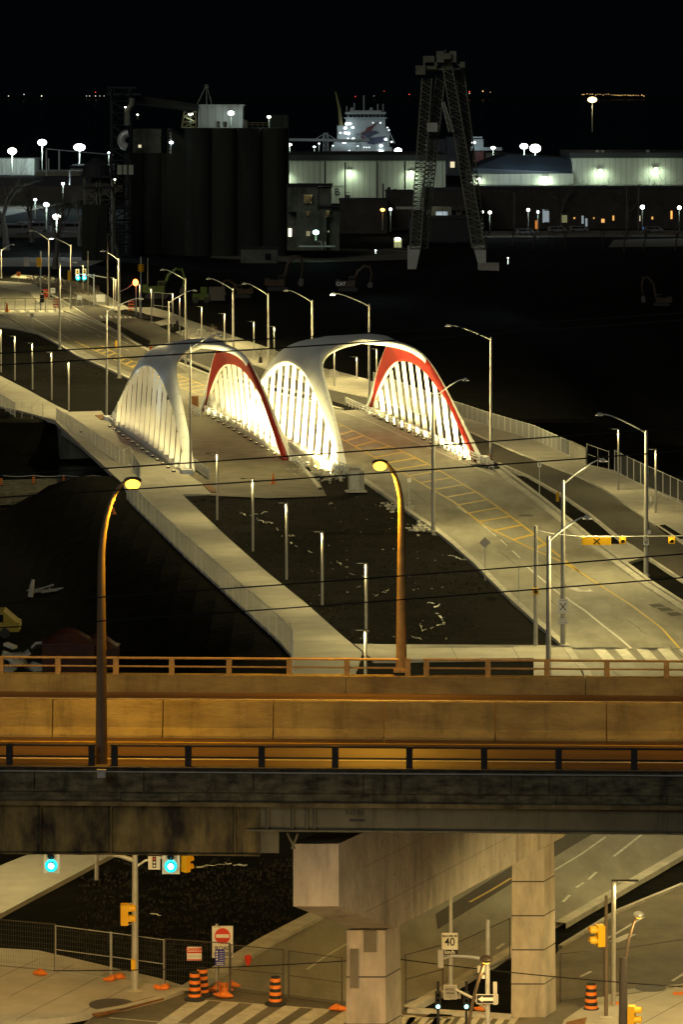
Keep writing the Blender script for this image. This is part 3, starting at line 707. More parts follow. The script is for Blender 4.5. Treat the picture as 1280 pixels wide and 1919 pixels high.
# ------------------------------------------------------------------ lamps
def street_lamp(label, base, top, tip, lit=1, mt='pole', en=7500, grp='tall cobra-head street lamps', col=LED, rad=.13, rise=0):
    p = W(*base); Y = p.y; zt = H-(top-HY)*Y/F
    t = thing('street_lamp', label, 'street lamp', p, 0, grp)
    MB().tube([(0,0,0),(0,0,zt*.5),(0,0,zt)], [rad*1.15, rad, rad*.72], 10).build('pole', M[mt], t, True)
    MB().lathe((0,0,0), ((.28,0),(.28,.12),(.2,.16)), 12).build('base_collar', M['conc'], t)
    if tip:
        dx = (tip[0]-base[0])*Y/F; dz = H-(tip[1]-HY)*Y/F
        z0 = zt-.25
        s = 1 if dx > 0 else -1
        pts = [Vector((0,0,z0)), Vector((dx*.25,0,lerp(z0,dz,.38))), Vector((dx*.5,0,lerp(z0,dz,.70))), Vector((dx*.68,0,lerp(z0,dz,.90))), Vector((dx*.8,0,lerp(z0,dz,1.0))), Vector((dx*.9,0,dz))]
        MB().tube(pts, [.06,.055,.05,.045,.04,.04], 8).build('arm', M['galv'], t, True)
        hd = MB().tube([(dx*.86,0,dz),(dx*.9,0,dz+.01),(dx*.96,0,dz+.01),(dx,0,dz-.01)], [.05,.12,.15,.05], 8); hd.build('lamp_head', M['galv'], t, True)
        MB().box((dx*.95,0,dz-(.13 if lit > 1 else .06)), (.5,.2 if lit > 1 else .14,.05)).build('lens', E['ledhot'] if lit > 1 else E['ledoff'], t)
        if lit: lamp('SPOT', 'light', p+Vector((dx*.95,0,dz-.22)), en*lit, col, t, p+Vector((dx*.95,-.01,0)), 174, .35, .18)
    return t
L = street_lamp
L('street lamp at the lower end of the guard rail of the floodlit arch bridge', (920,860), 632, (835,611), 1)
L('street lamp behind the red arch foot of the floodlit bridge, its head glowing', (692,762), 570, (620,551), 1.6)
L('street lamp with a black-and-white 40 sign on its pole', (1211,1080), 805, (1118,777), 1, rad=.16)
L('street lamp rising behind the crown of the floodlit arch', (585,748), 563, (533,545), 1)
L('street lamp between the two arch crowns', (503,728), 550, (455,532), 1)
L('street lamp behind the smaller arch crown, left of two on the boulevard edge', (437,712), 540, (388,523), 1)
L('street lamp whose pole shows through the portal of the smaller arch', (348,686), 522, (302,506), 1)
L('very tall street lamp standing on the dark verge beside the street curve', (223,709), 485, (190,471), 1, rad=.17)
L('street lamp at the far junction behind the orange road sign', (92,562), 448, (56,433), 1)
L('street lamp at the far junction with a yellow signal box on it', (133,580), 459, (94,447), 1.8)
L('street lamp cut by the frame edge at the far sidewalk', (2,522), 468, (26,459), 1)
L('slim street lamp at the far foot of the smaller arch, arm over the street', (200,786), 580, (268,560), 1, rad=.1)
L('slim street lamp at the near foot of the smaller arch, arm over its crown', (357,888), 648, (413,628), 1, rad=.1)
L('street lamp standing behind the smaller arch at the tram road', (316,650), 565, (368,545), 1)
L('dark wooden-looking lamp pole rising from the street bend near the far crossing', (112,655), 484, (142,492), 1)
L('street lamp on the verge in front of the floodlit hangers', (812,998), 740, (876,712), 1, rad=.15)
L('street lamp carrying the pedestrian X sign and a small yellow box', (1055,1211), 900, (1135,863), 1, rad=.15)
L('street lamp rising in front of the promenade sidewalk, its foot hidden by the highway', (1028,1405), 1005, (1105,970), .8, rad=.14)
def light_column(label, base, top, en=800, lit=True, side=-1, h_lit=.28):
    p = W(*base); zt = H-(top-HY)*p.y/F
    t = thing('light_column', label, 'light column', p, 0, 'slim pedestrian light columns')
    MB().tube([(0,0,0),(0,0,zt)], .085, 8).build('post', M['pole'], t, True)
    MB().box((side*.42,0,zt+.02), (1.0,.16,.05)).build('head', M['black'], t)
    MB().box((side*.35,0,zt-.015), (.4,.10,.02)).build('lens', E['ledoff'], t)
    if lit: lamp('SPOT', 'light', p+Vector((side*.34,-.22,zt-.05)), en, LED, t, p+Vector((side*.3,-.3,0)), 165, .6, .06)
LC = [('light column highest on the dark verge, cut near the frame edge',(2,698),617),('second light column from the frame edge on the dark verge',(28,713),630),('third light column of the row on the dark verge',(61,730),643),
 ('fourth light column of the verge row, next to a small sign post',(97,750),660),('light column of the verge row nearest the smaller bridge',(129,769),678),
 ('light column beside the tactile plate at the near end of the smaller bridge',(407,974),850),('light column next after the one at the bridge end, near the traffic cone',(474,1033),897),
 ('middle light column of the promenade row on the dark soil',(537,1086),942),('light column left of the curved sodium lamp, fourth on the promenade',(604,1135),996),
 ('light column closest above the highway, beside the sidewalk corner',(686,1206),1055),('light column half hidden behind the highway rail',(685,1300),1180),
 ('light column at a tree pit near the excavator',(284,606),541),('light column among the far boulevard tree pits',(324,615),550),('light column just past the second tree pit',(337,625),558),
 ('light column alone in the middle of the far boulevard',(378,636),575),('light column beside a sapling and the tall lamp behind the small arch',(421,650),588),('light column right of the lamp behind the small arch crown',(476,677),603),
 ('light column between both arches with a bare sapling',(514,682),612),('light column framed by the floodlit arch opening, by the yellow hydrant',(627,726),656),('light column seen just left of the red leg in the arch opening',(706,738),654),
 ('thin far light column deep inside the floodlit arch opening',(669,712),669),('light column beside the dark gate by the parapet end',(1159,921),804),('light column at the corner of the planting bed by the fence',(1229,964),842),
 ('light column of the close pair behind the cyan signals, outer one',(213,577),521),('light column of the close pair behind the cyan signals, inner one',(217,578),524),('light column directly under the cyan signals',(156,553),498),
 ('light column near the red signal at the junction',(262,590),533)]
for lb, ba, tp in LC: light_column(lb, ba, tp)
def plain_pole(label, base, top, r=.07, m='pole', cat='pole', z=0, name='pole'):
    p = W(*base, z); zt = H-(top-HY)*p.y/F
    return tag(MB().tube([(0,0,0),(0,0,(zt-z)*.5),(0,0,zt-z)], [r, r*.95, r*.8], 8).build(name, M[m], smooth=True, loc=p), label, cat)
plain_pole('grey steel pole left of the lamp trio above the highway, holding a yellow beacon', (1004,1213), 985, .13)
plain_pole('thin pole with concrete look behind the cyan signals', (165,558), 471, .07)
plain_pole('slim pole with double spotlight behind the red signal', (277,556), 484, .06)
plain_pole('dark utility pole standing behind the far cyan signals', (202,575), 438, .13, 'darkpole')
# overhead wires, strung close to the tower the photo was taken from
WR = [('topmost black overhead wire, over the smaller arch crown',(0,657),(1280,592)),('second black overhead wire, across both arch crowns',(0,684),(1280,600)),('black overhead wire across the feet of the arches',(0,893),(1280,797)),
      ('black overhead wire just above the sodium lamp heads',(0,933),(1280,844)),('black overhead wire crossing the promenade halfway down',(0,1136),(1280,1033)),('lowest black overhead wire above the highway',(0,1181),(1280,1077))]
for lb, a, c in WR:
    A, B_ = D(a[0]-700, a[1]+46+ (0), 92), D(c[0]+700, c[1]-46, 88)
    pts = []
    for k in range(25):
        q = lerp(A, B_, k/24); u_ = k/24*2-1; q.z += -.16*(1-u_*u_)*1.0+.12; pts.append(q)
    o = A.copy(); tag(MB().tube([p-o for p in pts], .019, 6).build('overhead_wire', M['cable'], loc=o), lb, 'overhead wire', 'overhead wires')
for lb, a, mid_, c in [('thin black cable sagging between the low signal poles and the pier', (100,1818), (400,1818), (700,1796)), ('thin black cable from the near pier to the east corner', (745,1796), (1000,1830), (1290,1849))]:
    A, Mm, B_ = D(*a, 128), D(*mid_, 128), D(*c, 128)
    pts = [A*(1-t)*(1-t)+Mm*2*t*(1-t)+B_*t*t for t in [k/12 for k in range(13)]]
    tag(MB().tube([p-A for p in pts], .022, 6).build('span_cable', M['cable'], loc=A), lb, 'cable')
# ------------------------------------------------------------------ elevated highway
hw = thing('elevated_highway', 'long elevated highway deck crossing the whole picture on stained girders and a concrete pier', 'highway', (0,112,0), math.radians(-2.2), kind='thing')
X0, X1 = -24, 24; ZD = 12.57
MB().bx(X0,X1,.35,15.3,ZD-.9,ZD).build('deck', M['deckroad'], hw)
m = MB()
m.bx(X0,X1,12.9,13.05,ZD,ZD+.006); struct(m.build('edge_line', M['white'], hw)); hw.children[-1].pop('kind', None)
m = MB(); m.bx(X0,X1,4.55,4.67,ZD,ZD+.006); m.build('edge_line', M['yellow'], hw)
m = MB(); m.bx(X0,X1,1.6,1.72,ZD,ZD+.006); m.build('edge_line', M['white'], hw)
# near fascia: kerb upstand, precast panels, ledge
m = MB(); m.bx(X0,X1,0,.42,ZD-.75,ZD+.04)
x = X0; random.seed(3)
while x < X1:
    wd = random.choice([1.2,2.4,3.5]); m.bx(x+.02, min(x+wd-.02,X1), -.045-random.random()*.02, 0, ZD-.72, ZD-.05); x += wd
m.build('fascia', M['fascia'], hw)
MB().bx(X0,X1,-.12,.3,ZD+.04,ZD+.075).build('capping', M['darkpole'], hw)
m = MB(); m.tube([(X0,-.10,ZD-.08),(X1,-.10,ZD-.08)], .022, 6); m.build('conduit', M['galv'], hw)
m = MB(); m.bx(X0,X1,.02,.5,ZD-1.02,ZD-.76); x = X0
while x < X1:
    wd = random.choice([1.0,3.2,1.8]); 
    if random.random() < .55: m.bx(x, min(x+wd,X1), -.06, .02, ZD-1.0, ZD-.79)
    x += wd
m.build('lower_fascia', M['fascia'], hw)
MB().bx(X0,X1,-.14,.5,ZD-1.16,ZD-1.03).build('ledge', M['ledge'], hw)
XS = -2.0     # girders change height here
m = MB(); m.bx(X0,XS-.6,.05,.15,9.88,ZD-1.17); m.bx(X0,XS-.6,-.1,.3,9.84,9.89)
for xx in (-15.4,-9.6,-7.35,-3.4): m.bx(xx-.02,xx+.02,-.06,.05,9.9,ZD-1.17)
m.build('girder', M['rust'], hw)
m = MB(); m.bx(XS+.0,X1,.10,.2,10.68,ZD-1.17); m.bx(XS-1.0,X1,-.08,.35,10.62,10.68)
m.build('girder', M['girder'], hw)
m = MB(); m.bx(XS-.6,XS+.0,.11,.16,9.9,ZD-1.17)
m.build('girder_web', M['girder'], hw)
for xx in (-2.35,-1.55,-1.1,-.85): MB().bx(xx-.025,xx+.025,-.05,.108,10.7,ZD-1.17).build('web_stiffener', M['girder'], hw)
m = MB(); m.tube([(-1.75,.3,10.5),(-1.5,.3,10.0)], .04, 6); m.tube([(-1.4,.3,10.5),(-1.6,.3,10.0)], .04, 6); m.build('bracing', M['girder'], hw)
for yy in (3.6, 7.2, 10.8, 14.6):
    MB().bx(X0,X1,yy,yy+.2,10.62,ZD-.9).build('girder', M['girder'], hw)
text('R43-86', 'stencil_number', M['signblk'], .24, hw, (.42,.085,11.20), (math.pi/2,0,0), .85)
MB().bx(.25,.75,.085,.098,10.93,11.01).build('stencil_bar', M['signblk'], hw)
# near rail
def hrail(x0, x1, y, z0, posts, zr, m, pw=.2):
    t = MB()
    for z_, r_ in zr: t.tube([(x0,y,z_),(x1,y,z_)], r_, 8)
    t.build('rail', M[m], hw)
    for xp in posts:
        MB().bx(xp-pw/2, xp+pw/2, y-.09, y+.09, z0, zr[0][0]+.03).build('rail_post', M[m], hw)
nx_ = lambda px: (px-640)*112.1/6600
ps = [nx_(p) for p in (-262,-123,15,170)]
hrail(X0, nx_(178), .1, ZD+.07, ps, [(ZD+.72,.035),(ZD+.36,.028)], 'darkrail')
ps = [nx_(p) for p in (213,352,490,628,767,907,1046,1187,1327,1466)]
hrail(nx_(205), X1, .1, ZD+.07, ps, [(ZD+.72,.035),(ZD+.36,.028)], 'darkrail')
# median barrier of precast panels
yM = 5.4; random.seed(9)
for k in range(-6, 7):
    xc = (k*208-20+102+90)*117.5/6600/1.0
    xa, xb = xc-1.85+.018, xc+1.85-.018
    prof = [(yM,ZD),(yM,ZD+.08),(yM+.16,ZD+.32),(yM+.26,ZD+1.20),(yM+.44,ZD+1.20),(yM+.54,ZD+.32),(yM+.70,ZD+.08),(yM+.70,ZD)]
    m = MB()
    for a, c in zip(prof, prof[1:]): m.quad((xa,a[0],a[1]),(xb,a[0],a[1]),(xb,c[0],c[1]),(xa,c[0],c[1]))
    m.quad(*[(xa,p[0],p[1]) for p in prof]); m.quad(*[(xb,p[0],p[1]) for p in prof[::-1]])
    m.build('median_barrier', M['barrier'], hw)
# far parapet and its rail
yF = 14.35
for xa, xb in ((X0, -9.3), (-9.28, -.4), (-.38, 8.17), (8.20, X1)): MB().bx(xa,xb,yF,yF+.45,ZD-.3,ZD+.62).build('parapet', M['barrier'], hw)
fx = lambda px: (px-640)*126.6/6600
zr = [(ZD+1.20,.045),(ZD+.90,.035)]
hrail(X0, fx(741), yF+.2, ZD+.62, [fx(p) for p in (-30,78,187,292,400,513,621,735)], zr, 'hwrail', .19)
hrail(fx(764), X1, yF+.2, ZD+.62, [fx(p) for p in (770,885,995,1107,1218,1330)], zr, 'hwrail', .19)
# pier: cap beam and two tapered columns
o = Vector((0,112,0)); ang = hw.rotation_euler.z
pr = thing('highway_pier', 'beige concrete hammerhead pier with one long cap beam on two stepped columns', 'bridge pier', (0,113,0), 0, kind='thing')
dcap = Vector((.41,.912,0)); 
def cp(s, side, z):   # s along the beam, side 0/1 its west/east face
    q = Vector((-1.55 if side == 0 else -.09, .1, 0))+dcap*s; return (q.x, q.y, z)
prof = [(0,8.0),(4.6,6.3),(15.2,6.3),(17.0,7.4),(17.0,10.3),(0,10.3)]
m = MB()
ZT = 9.9
prof = [(0,8.0),(4.6,6.3),(20.5,6.3),(22.5,7.2),(22.5,10.55),(3.2,10.55),(3.0,ZT+.1),(0,ZT+.1)]
m.quad(*[cp(s, 1, z_) for s, z_ in prof]); m.quad(*[cp(s, 0, z_) for s, z_ in prof[::-1]])
for i in range(len(prof)):
    a, c = prof[i], prof[(i+1) % len(prof)]; m.quad(cp(a[0],0,a[1]),cp(c[0],0,c[1]),cp(c[0],1,c[1]),cp(a[0],1,a[1]))
m.build('cap_beam', M['pier'], pr)
m = MB()    # hairline joints on the cap's long face
for z_ in (7.35, 8.85):
    m.quad(cp(2.0,1.0,z_), cp(16,1,z_), cp(16,1,z_+.012), cp(2.0,1,z_+.012))
for s_ in (3.4, 6.8, 10.2, 13.6, 17.0):
    z0_ = 6.3+.02 if s_ > 4.6 else 6.3+(4.6-s_)*.37+.02
    m.quad(cp(s_,1,z0_), cp(s_+.02,1,z0_), cp(s_+.02,1,10.4), cp(s_,1,10.4))
for a_ in range(2, 19, 1):
    for z_ in (6.75, 8.1, 9.4):
        if a_ > 4 or z_ > 7.5: m.quad(cp(a_+.45,1,z_), cp(a_+.50,1,z_), cp(a_+.50,1,z_+.045), cp(a_+.45,1,z_+.045))
j = m.build('cap_joint', M['joint'], pr); j.location = (.004,-.004,0)
def column(x0, y0, wx, wy, z1, n=6, flare=.10):
    c = Vector((x0, y0, 0)); m = MB(); G_ = []; hh = z1/n
    for i in range(n):
        g_ = MB(); G_.append(g_)
        za, zb = hh*i, hh*(i+1)
        fa, fb = 1+flare*(1-za/z1), 1+flare*(1-zb/z1)
        for (a, b_, z0_, z1_, k) in ((fa, fb, za+.025, zb-.025, m), (fb*.985, fb*.985, zb-.025, zb+.025, g_)):
            if k is g_ and i == n-1: continue
            def cr(f, z_):
                s_ = dcap*(wy*f)
                return [(c.x-wx*(f-1)/2, c.y-wy*(f-1)/2, z_), (c.x+wx*(f+1)/2, c.y-wy*(f-1)/2, z_), (c.x+wx*(f+1)/2+s_.x, c.y-wy*(f-1)/2+s_.y, z_), (c.x-wx*(f-1)/2+s_.x, c.y-wy*(f-1)/2+s_.y, z_)]
            A, B_ = cr(a, z0_), cr(b_, z1_)
            for q in range(4): k.quad(A[q], A[(q+1)%4], B_[(q+1)%4], B_[q])
            k.quad(*B_)
            k.quad(*A[::-1])
    col_ = m.build('column', M['pier'], pr); [q_.build('recessed_joint', M['joint'], col_) for q_ in G_ if q_.v]
    return col_
c1 = column(.18, 4.2, 1.27, 1.25, 6.28, 4)
c2 = column(6.30, 17.0, 1.16, 1.1, 6.28, 5, .07)
m = MB()   # spalled corner patch near the top of the first column
m.box((.42,4.14,5.0), (.28,.06,1.3)); m.box((.95,4.14,5.9), (.42,.05,.7)); m.build('spalled_patch', M['asphalt2'], c1)
# unseen lights added between the girders to brighten the ground below
for i, (xx, yy) in enumerate(((-11, 8), (3.5, 12.4), (12.5, 9), (21, 9))):
    MB().box((xx, yy, 10.55), (.9,.3,.12)).build('fill_light', M['galv'], hw); MB().box((xx, yy, 10.48), (.8,.2,.03)).build('fill_lens', E['led'], hw)
    q = rot2(Vector((xx, yy, 10.4)), hw.rotation_euler.z)+Vector((0,112,0)); lamp('SPOT', 'light', q, 4600, (1,.76,.32), hw, q+Vector((0,1.5,-6)), 160, .5, .3)
# sodium lamps of the highway
def hw_lamp(label, px_base, py_base, Y, tip, bend, lit, mt, en=4200, zb=None, side=1):
    p = D(px_base, py_base, Y) if zb is None else Vector(((px_base-640)*Y/F, Y, zb))
    t = thing('highway_lamp', label, 'highway lamp', p, 0, 'sodium lamps of the highway')
    dx = (tip[0]-px_base)*Y/F; zt = H-(tip[1]-HY)*Y/F-p.z; zb_ = H-(bend-HY)*Y/F-p.z
    pts = [Vector((0,0,0)), Vector((0,0,zb_*.5)), Vector((0,0,zb_))]
    n = 8; rr = [.20,.16,.12]
    for k in range(1, n+1):
        a = math.pi/2*k/n; pts.append(Vector((dx*.92*(1-math.cos(a)), 0, zb_+(zt+.1-zb_)*math.sin(a)))); rr.append(.12-.07*k/n)
    MB().tube(pts, rr, 10).build('pole', M[mt], t, True)
    MB().box((0,0,.06), (.55,.5,.12)).build('base_plate', M[mt], t)
    MB().ell((dx*1.0,0,zt+.1), (.29,.15,.12)).build('lamp_head', M['brownpole'], t, True)
    MB().ell((dx*1.0,-.08,zt-.02), (.24,.18,.17)).build('lens', E['sod'], t, True)
    lamp('SPOT', 'light', p+Vector((dx*1.0,-.05,zt-.2)), en, SOD, t, p+Vector((dx*1.02,.0,-2)), 160, .5, .2)
    # a bright bulb bowl also throws light sideways
    return t
hw_lamp('tall curved sodium lamp on the near rail of the highway, glowing over the promenade railing', 190, 1441, 112.9, (249,906), 1060, 1, 'brownpole', zb=ZD-.1)
hw_lamp('orange-lit curved sodium lamp on the far parapet of the highway', 752, 1258, 126.6, (712,872), 960, 1, 'hwrail')
for i, (xx, Y) in enumerate(((-760, 112.5), (-420,126.6), (1850,126.0), (1290+330, 112))):  # unseen lamps assumed further along the deck, added to light it
    hw_lamp('assumed sodium highway lamp beyond the picture edge', xx, 1441, Y, (xx+ (60 if Y < 120 else -40), 900), 1000, 1, 'brownpole', zb=ZD)
MB_ = MB
# control box and cable sleeve at the near lamp foot
t = thing('junction_box', 'small pale junction box on the fascia at the foot of the tall curved lamp', 'junction box', D(190,1450,111.75))
MB().box((0,0,0), (.26,.12,.22)).build('box', M['galv'], t); MB().box((0,0,.13), (.3,.16,.03)).build('lid', M['galv'], t)
# ------------------------------------------------------------------ unseen street lamps: assumed ones below the picture, added ones behind the highway
def unseen_lamp(label, X, Y, z, en, col, cat='street lamp', tx=0, ty=5):
    t = thing('street_lamp', label, cat, (X,Y,0), 0, 'unseen street lamps of the lower street')
    MB().tube([(0,0,0),(0,0,z)], [.11,.07], 8).build('pole', M['pole'], t, True)
    MB().tube([(0,0,z-.1),(0,.5,z+.1),(0,1.0,z+.15)], .045, 6).build('arm', M['galv'], t)
    MB().ell((0,1.1,z+.12), (.14,.34,.10)).build('lamp_head', M['galv'], t, True)
    MB().ell((0,1.1,z+.05), (.11,.26,.07)).build('lens', E['sod'], t, True)
    lamp('SPOT', 'light', (X, Y+1.1, z-.12), en*.62, col, t, (X+tx, Y+1.1+ty, 0), 166, .55, .2)
unseen_lamp('assumed street lamp on the near side of the crossing, below the picture', -13.5, 99, 7.2, 19000, (1,.50,.07), tx=2, ty=2.2)  # assumed and unseen, put in to light the corner sidewalk and crossing
unseen_lamp('added street lamp behind the highway beyond the frame edge, beside the east road', 16.5, 149, 9.0, 5200, (1,.79,.33), tx=-1, ty=0.5)  # unseen, added to brighten the east road
unseen_lamp('added street lamp behind the highway beyond the frame edge, beside the promenade', -17.5, 149, 9.0, 5200, (1,.79,.33), tx=1, ty=0.5)  # unseen, added to brighten the promenade walk
unseen_lamp('assumed street lamp opposite the pier, below the picture', 2.5, 97, 7.0, 11500, (1,.72,.38), tx=-1, ty=4.5)  # assumed lamp out of view, added to light the front of the pier
unseen_lamp('assumed street lamp at the east corner, below the picture', 14.5, 99, 7.2, 12000, (1,.60,.18), tx=-1, ty=2.2)  # unseen assumed lamp, supplies light for the east corner ground
# ------------------------------------------------------------------ signs, signals, barricades
def signal_head(parent, loc, n=3, face='front', lit=None, s=1.0, body='yel', plate=True, rz=0):
    """a vertical signal head at loc (local), lenses facing -y (front), away (rear) or sideways"""
    e = bpy.data.objects.new('signal_head', None); COL.objects.link(e); e.parent = parent; e.location = loc; e.rotation_euler = (0,0,rz)
    hgt = .33*n*s
    bd = MB().box((0,.12*s,-hgt/2), (.34*s,.24*s,hgt))
    bd.build('housing', M[body], e)
    if plate: MB().box((0,.16*s,-hgt/2), (.62*s,.02,hgt+.3*s)).build('backplate', M['sign'] if plate == 'w' else M['yel'], e)
    for k in range(n):
        z = -.165*s-.33*s*k
        mt = {'g': E['cyan'], 'r': E['sigred'], 'a': E['amber']}.get(lit[0] if lit and lit[1] == k else None, M['glass'])
        k_ = 1.75 if lit and lit[1] == k and s > 1 else 1.0
        MB().ell((0,-.01,z), (.125*s*k_,.035*s,.125*s*k_)).build('signal_lens', mt, e, True)
        if lit and lit[1] == k and lit[0] == 'g': MB().ell((0,-.04*s,z-.01), (.11*s,.02*s,.11*s)).build('signal_core', E['cyanhot'], e, True)
        v = MB(); pts = []
        for q in range(9):
            a = math.pi*(-.12+1.24*q/8); pts.append((.15*s*math.cos(a), .15*s*math.sin(a)))
        for (a, c) in zip(pts, pts[1:]): v.quad((a[0],0,z+a[1]),(c[0],0,z+c[1]),(c[0]*.9,-.24*s,z+c[1]*.95),(a[0]*.9,-.24*s,z+a[1]*.95))
        v.build('visor', M[body] if not (lit and lit[1] == k) else M['black'], e)
    return e
def ct(lbl, px, py, h=None, top=None, r=.07, m='galv', name='signal_pole', cat='signal pole', grp=None):
    p = W(px, py); h = h or H-(top-HY)*p.y/F
    t = thing(name, lbl, cat, p, 0, grp)
    MB().tube([(0,0,0),(0,0,h*.5),(0,0,h)], [r*1.1, r, r*.85], 10).build('pole', M[m], t, True)
    return t, p, h
def loc_(t, px, py, dy=0):
    p = Vector(t.location); Y = p.y+dy; q = D(px, py, Y); return q-p
# lower signal pole with mast arm
t, p, h = ct('pale signal pole at the corner fence with two green lights on its mast arm', 253, 1859, top=1575, r=.125, m='galv')
MB().lathe((0,0,0), ((.42,0),(.42,.10),(.36,.14)), 20).build('foundation', M['kerb'], t)
MB().tube([loc_(t,253,1612), loc_(t,225,1603), loc_(t,150,1592), loc_(t,96,1588)], [.10,.08,.06,.05], 8).build('mast_arm', M['galv'], t, True)
MB().tube([loc_(t,253,1625), loc_(t,272,1612), loc_(t,320,1602)], .05, 8).build('side_arm', M['galv'], t, True)
s1 = signal_head(t, loc_(t,96,1577,-.2), 3, lit=('g',2), s=1.08, body='galv', plate='w')
for o_ in s1.children:
    if o_.name.startswith('backplate'): o_.scale = (.9,1,1)
s2 = signal_head(t, loc_(t,320,1578,-.2), 3, lit=('g',2), s=1.08, body='galv', plate='w')
s3 = signal_head(t, loc_(t,352,1588,.2), 3, s=.9, body='yel', plate=False, rz=math.pi*.75); 
sb = MB().box(tuple(loc_(t,289,1616,-.1)), (.46,.04,.5)); sb.build('signal_sign', M['sign'], t)
q = loc_(t,289,1615,-.14); MB().box(tuple(q), (.14,.02,.42)).build('signal_sign_panel', M['signblk'], t)
for k in range(3): MB().ell((q.x, q.y-.015, q.z+.13-.13*k), (.045,.01,.045)).build('signal_sign_dot', M['signred'] if k == 0 else M['sign'], t)
signal_head(t, loc_(t,240,1693,-.1), 2, s=1.18, body='yel', plate=False, rz=math.pi/2*1.05)
MB().tube([loc_(t,253,1690), loc_(t,236,1694)], .025, 6).build('bracket', M['galv'], t); MB().tube([loc_(t,253,1728), loc_(t,236,1733)], .025, 6).build('bracket', M['galv'], t)
MB().box(tuple(loc_(t,250,1807,-.16)), (.17,.10,.42)).build('push_button_box', M['yel'], t)
for px in (96,320): lamp('POINT', 'glow', t.location+loc_(t,px,1620,-.6), 2, (0,.8,1), t, r=.1)
# a plain post on the walk behind
plain_pole('short grey post standing on the promenade edge behind the mast arm', (181,1648), 1560, .09, 'pole')
# generic roadside sign on its own post or on a pole
def sign_panel(parent, loc, wd, hg, m='sign', name='sign_panel', border=None):
    if border: MB().box((loc[0], loc[1]+.006, loc[2]), (wd+.05, .012, hg+.05)).build('sign_border', M[border], parent)
    return MB().box(tuple(loc), (wd, .014, hg)).build(name, M[m], parent)
def speed_sign(parent, c, s, ):
    sign_panel(parent, c, .60*s, .84*s)
    f = -.012
    for (dz, hh, wd) in ((.435,.012,.62),(-.225,.0,0)): pass
    text('MAXIMUM', 'sign_text', M['signblk'], .13*s, parent, (c[0], c[1]+f, c[2]+.30*s), sx=.9, bold=.002)
    text('40', 'sign_text', M['signblk'], .42*s, parent, (c[0], c[1]+f, c[2]+.07*s), sx=.95, bold=.004)
    MB().box((c[0], c[1]-.011, c[2]-.31*s), (.60*s,.008,.20*s)).build('sign_text_band', M['signblk'], parent)
    text('km/h', 'sign_text', M['sign'], .19*s, parent, (c[0], c[1]-.018, c[2]-.305*s), bold=.003)
t, p, h = ct('sign post with a white 40 speed sign and a small bicycle sign beneath it', 845, 1872, top=1640, r=.075, name='sign_post', cat='sign post')
speed_sign(t, loc_(t,843,1768,-.12), 1.0)
c = loc_(t,844,1858,-.16); sign_panel(t, c, .44, .50, 'signgrey', border='sign')
text('BICYCLE', 'sign_text', M['signblk'], .10, t, (c.x, c.y-.012, c.z+.10), sx=.95, bold=.002); text('SIGNAL', 'sign_text', M['signblk'], .10, t, (c.x, c.y-.012, c.z-.04), sx=.95, bold=.002); MB().ell((c.x,c.y-.012,c.z-.17),(.015,.005,.02)).build('sign_mark', M['signblk'], t)
MB().box(tuple(loc_(t,848,1866,.1)), (.62,.34,.16)).build('sign_bracket', M['pole'], t)
# far 40 sign on the street lamp: own thing hanging from the pole
p = W(1211,1080); t = thing('speed_sign', 'small white 40 speed sign on the lamp pole by the dark tram road', 'speed sign', p+Vector((0,-.2,0)))
speed_sign(t, loc_(t,1211,1018), .66); c = loc_(t,1217,997); sign_panel(t, c, .22, .28)
# pedestrian crossing sign on the lamp
p = W(1055,1211); t = thing('crossing_sign', 'white sign with a black X and a small text plate on the street lamp pole', 'crossing sign', p+Vector((0,-.22,0)))
c = loc_(t,1055,1136); sign_panel(t, c, .60, .90)
text('PEDESTRIAN', 'sign_text', M['signblk'], .08, t, (c.x, c.y-.012, c.z+.36), sx=.95)
m = MB()
for s_ in (-1, 1): m.tube([(c.x-.17*s_, c.y-.012, c.z-.24),(c.x+.17*s_, c.y-.012, c.z+.20)], .038, 4)
m.build('cross_mark', M['signblk'], t); c2_ = loc_(t,1055,1164); sign_panel(t, c2_, .56, .34)
text('STOP FOR', 'sign_text', M['signblk'], .10, t, (c2_.x, c2_.y-.012, c2_.z+.07), sx=.9); text('PEDESTRIANS', 'sign_text', M['signblk'], .09, t, (c2_.x, c2_.y-.012, c2_.z-.08), sx=.85)
t = thing('signal_box', 'small yellow signal box seen from the side on the X sign lamp pole', 'signal', W(1055,1211)+Vector((-.28,-.05,0)))
MB().box(tuple(loc_(t,1045,931)), (.18,.32,.56)).build('housing', M['yel'], t)
# span wire crossing sign and its beacons
Yp = W(1004,1213).y
A, B_ = D(1004,993,Yp), D(1420,1010,Yp)
pts = [lerp(A, B_, k/12)+Vector((0,0,-.5*(1-abs(k/12*2-1)**2)+.0)) for k in range(13)]
pts = [A, D(1040,1001,Yp), D(1090,1005,Yp), D(1200,1005,Yp), D(1290,1004,Yp), B_]
tag(MB().tube([q-A for q in pts], .02, 6).build('span_wire', M['galv'], loc=A), 'grey span wire carrying the yellow X box over the street', 'span wire')
o = D(1118,1014,Yp); t = thing('crossing_beacon_box', 'long yellow box sign with a black X hanging from the span wire', 'box sign', o)
MB().box((0,.1,0), (1.8,.3,.46), 0).build('box', M['yel'], t)
m = MB()
for s_ in (-1, 1): m.tube([(-.20*s_,-.06,-.16),(.20*s_,-.06,.16)], .04, 4)
m.build('cross_mark', M['signblk'], t); MB().bx(-.7,.95,.05,.15,.23,.27).build('hanger', M['galv'], t)
lamp('SPOT','fill_spot', o+Vector((0,-.9,1.2)), 110, (1,.8,.3), t, o, 110, .8, .3)  # spot without a fixture, added to brighten the yellow box
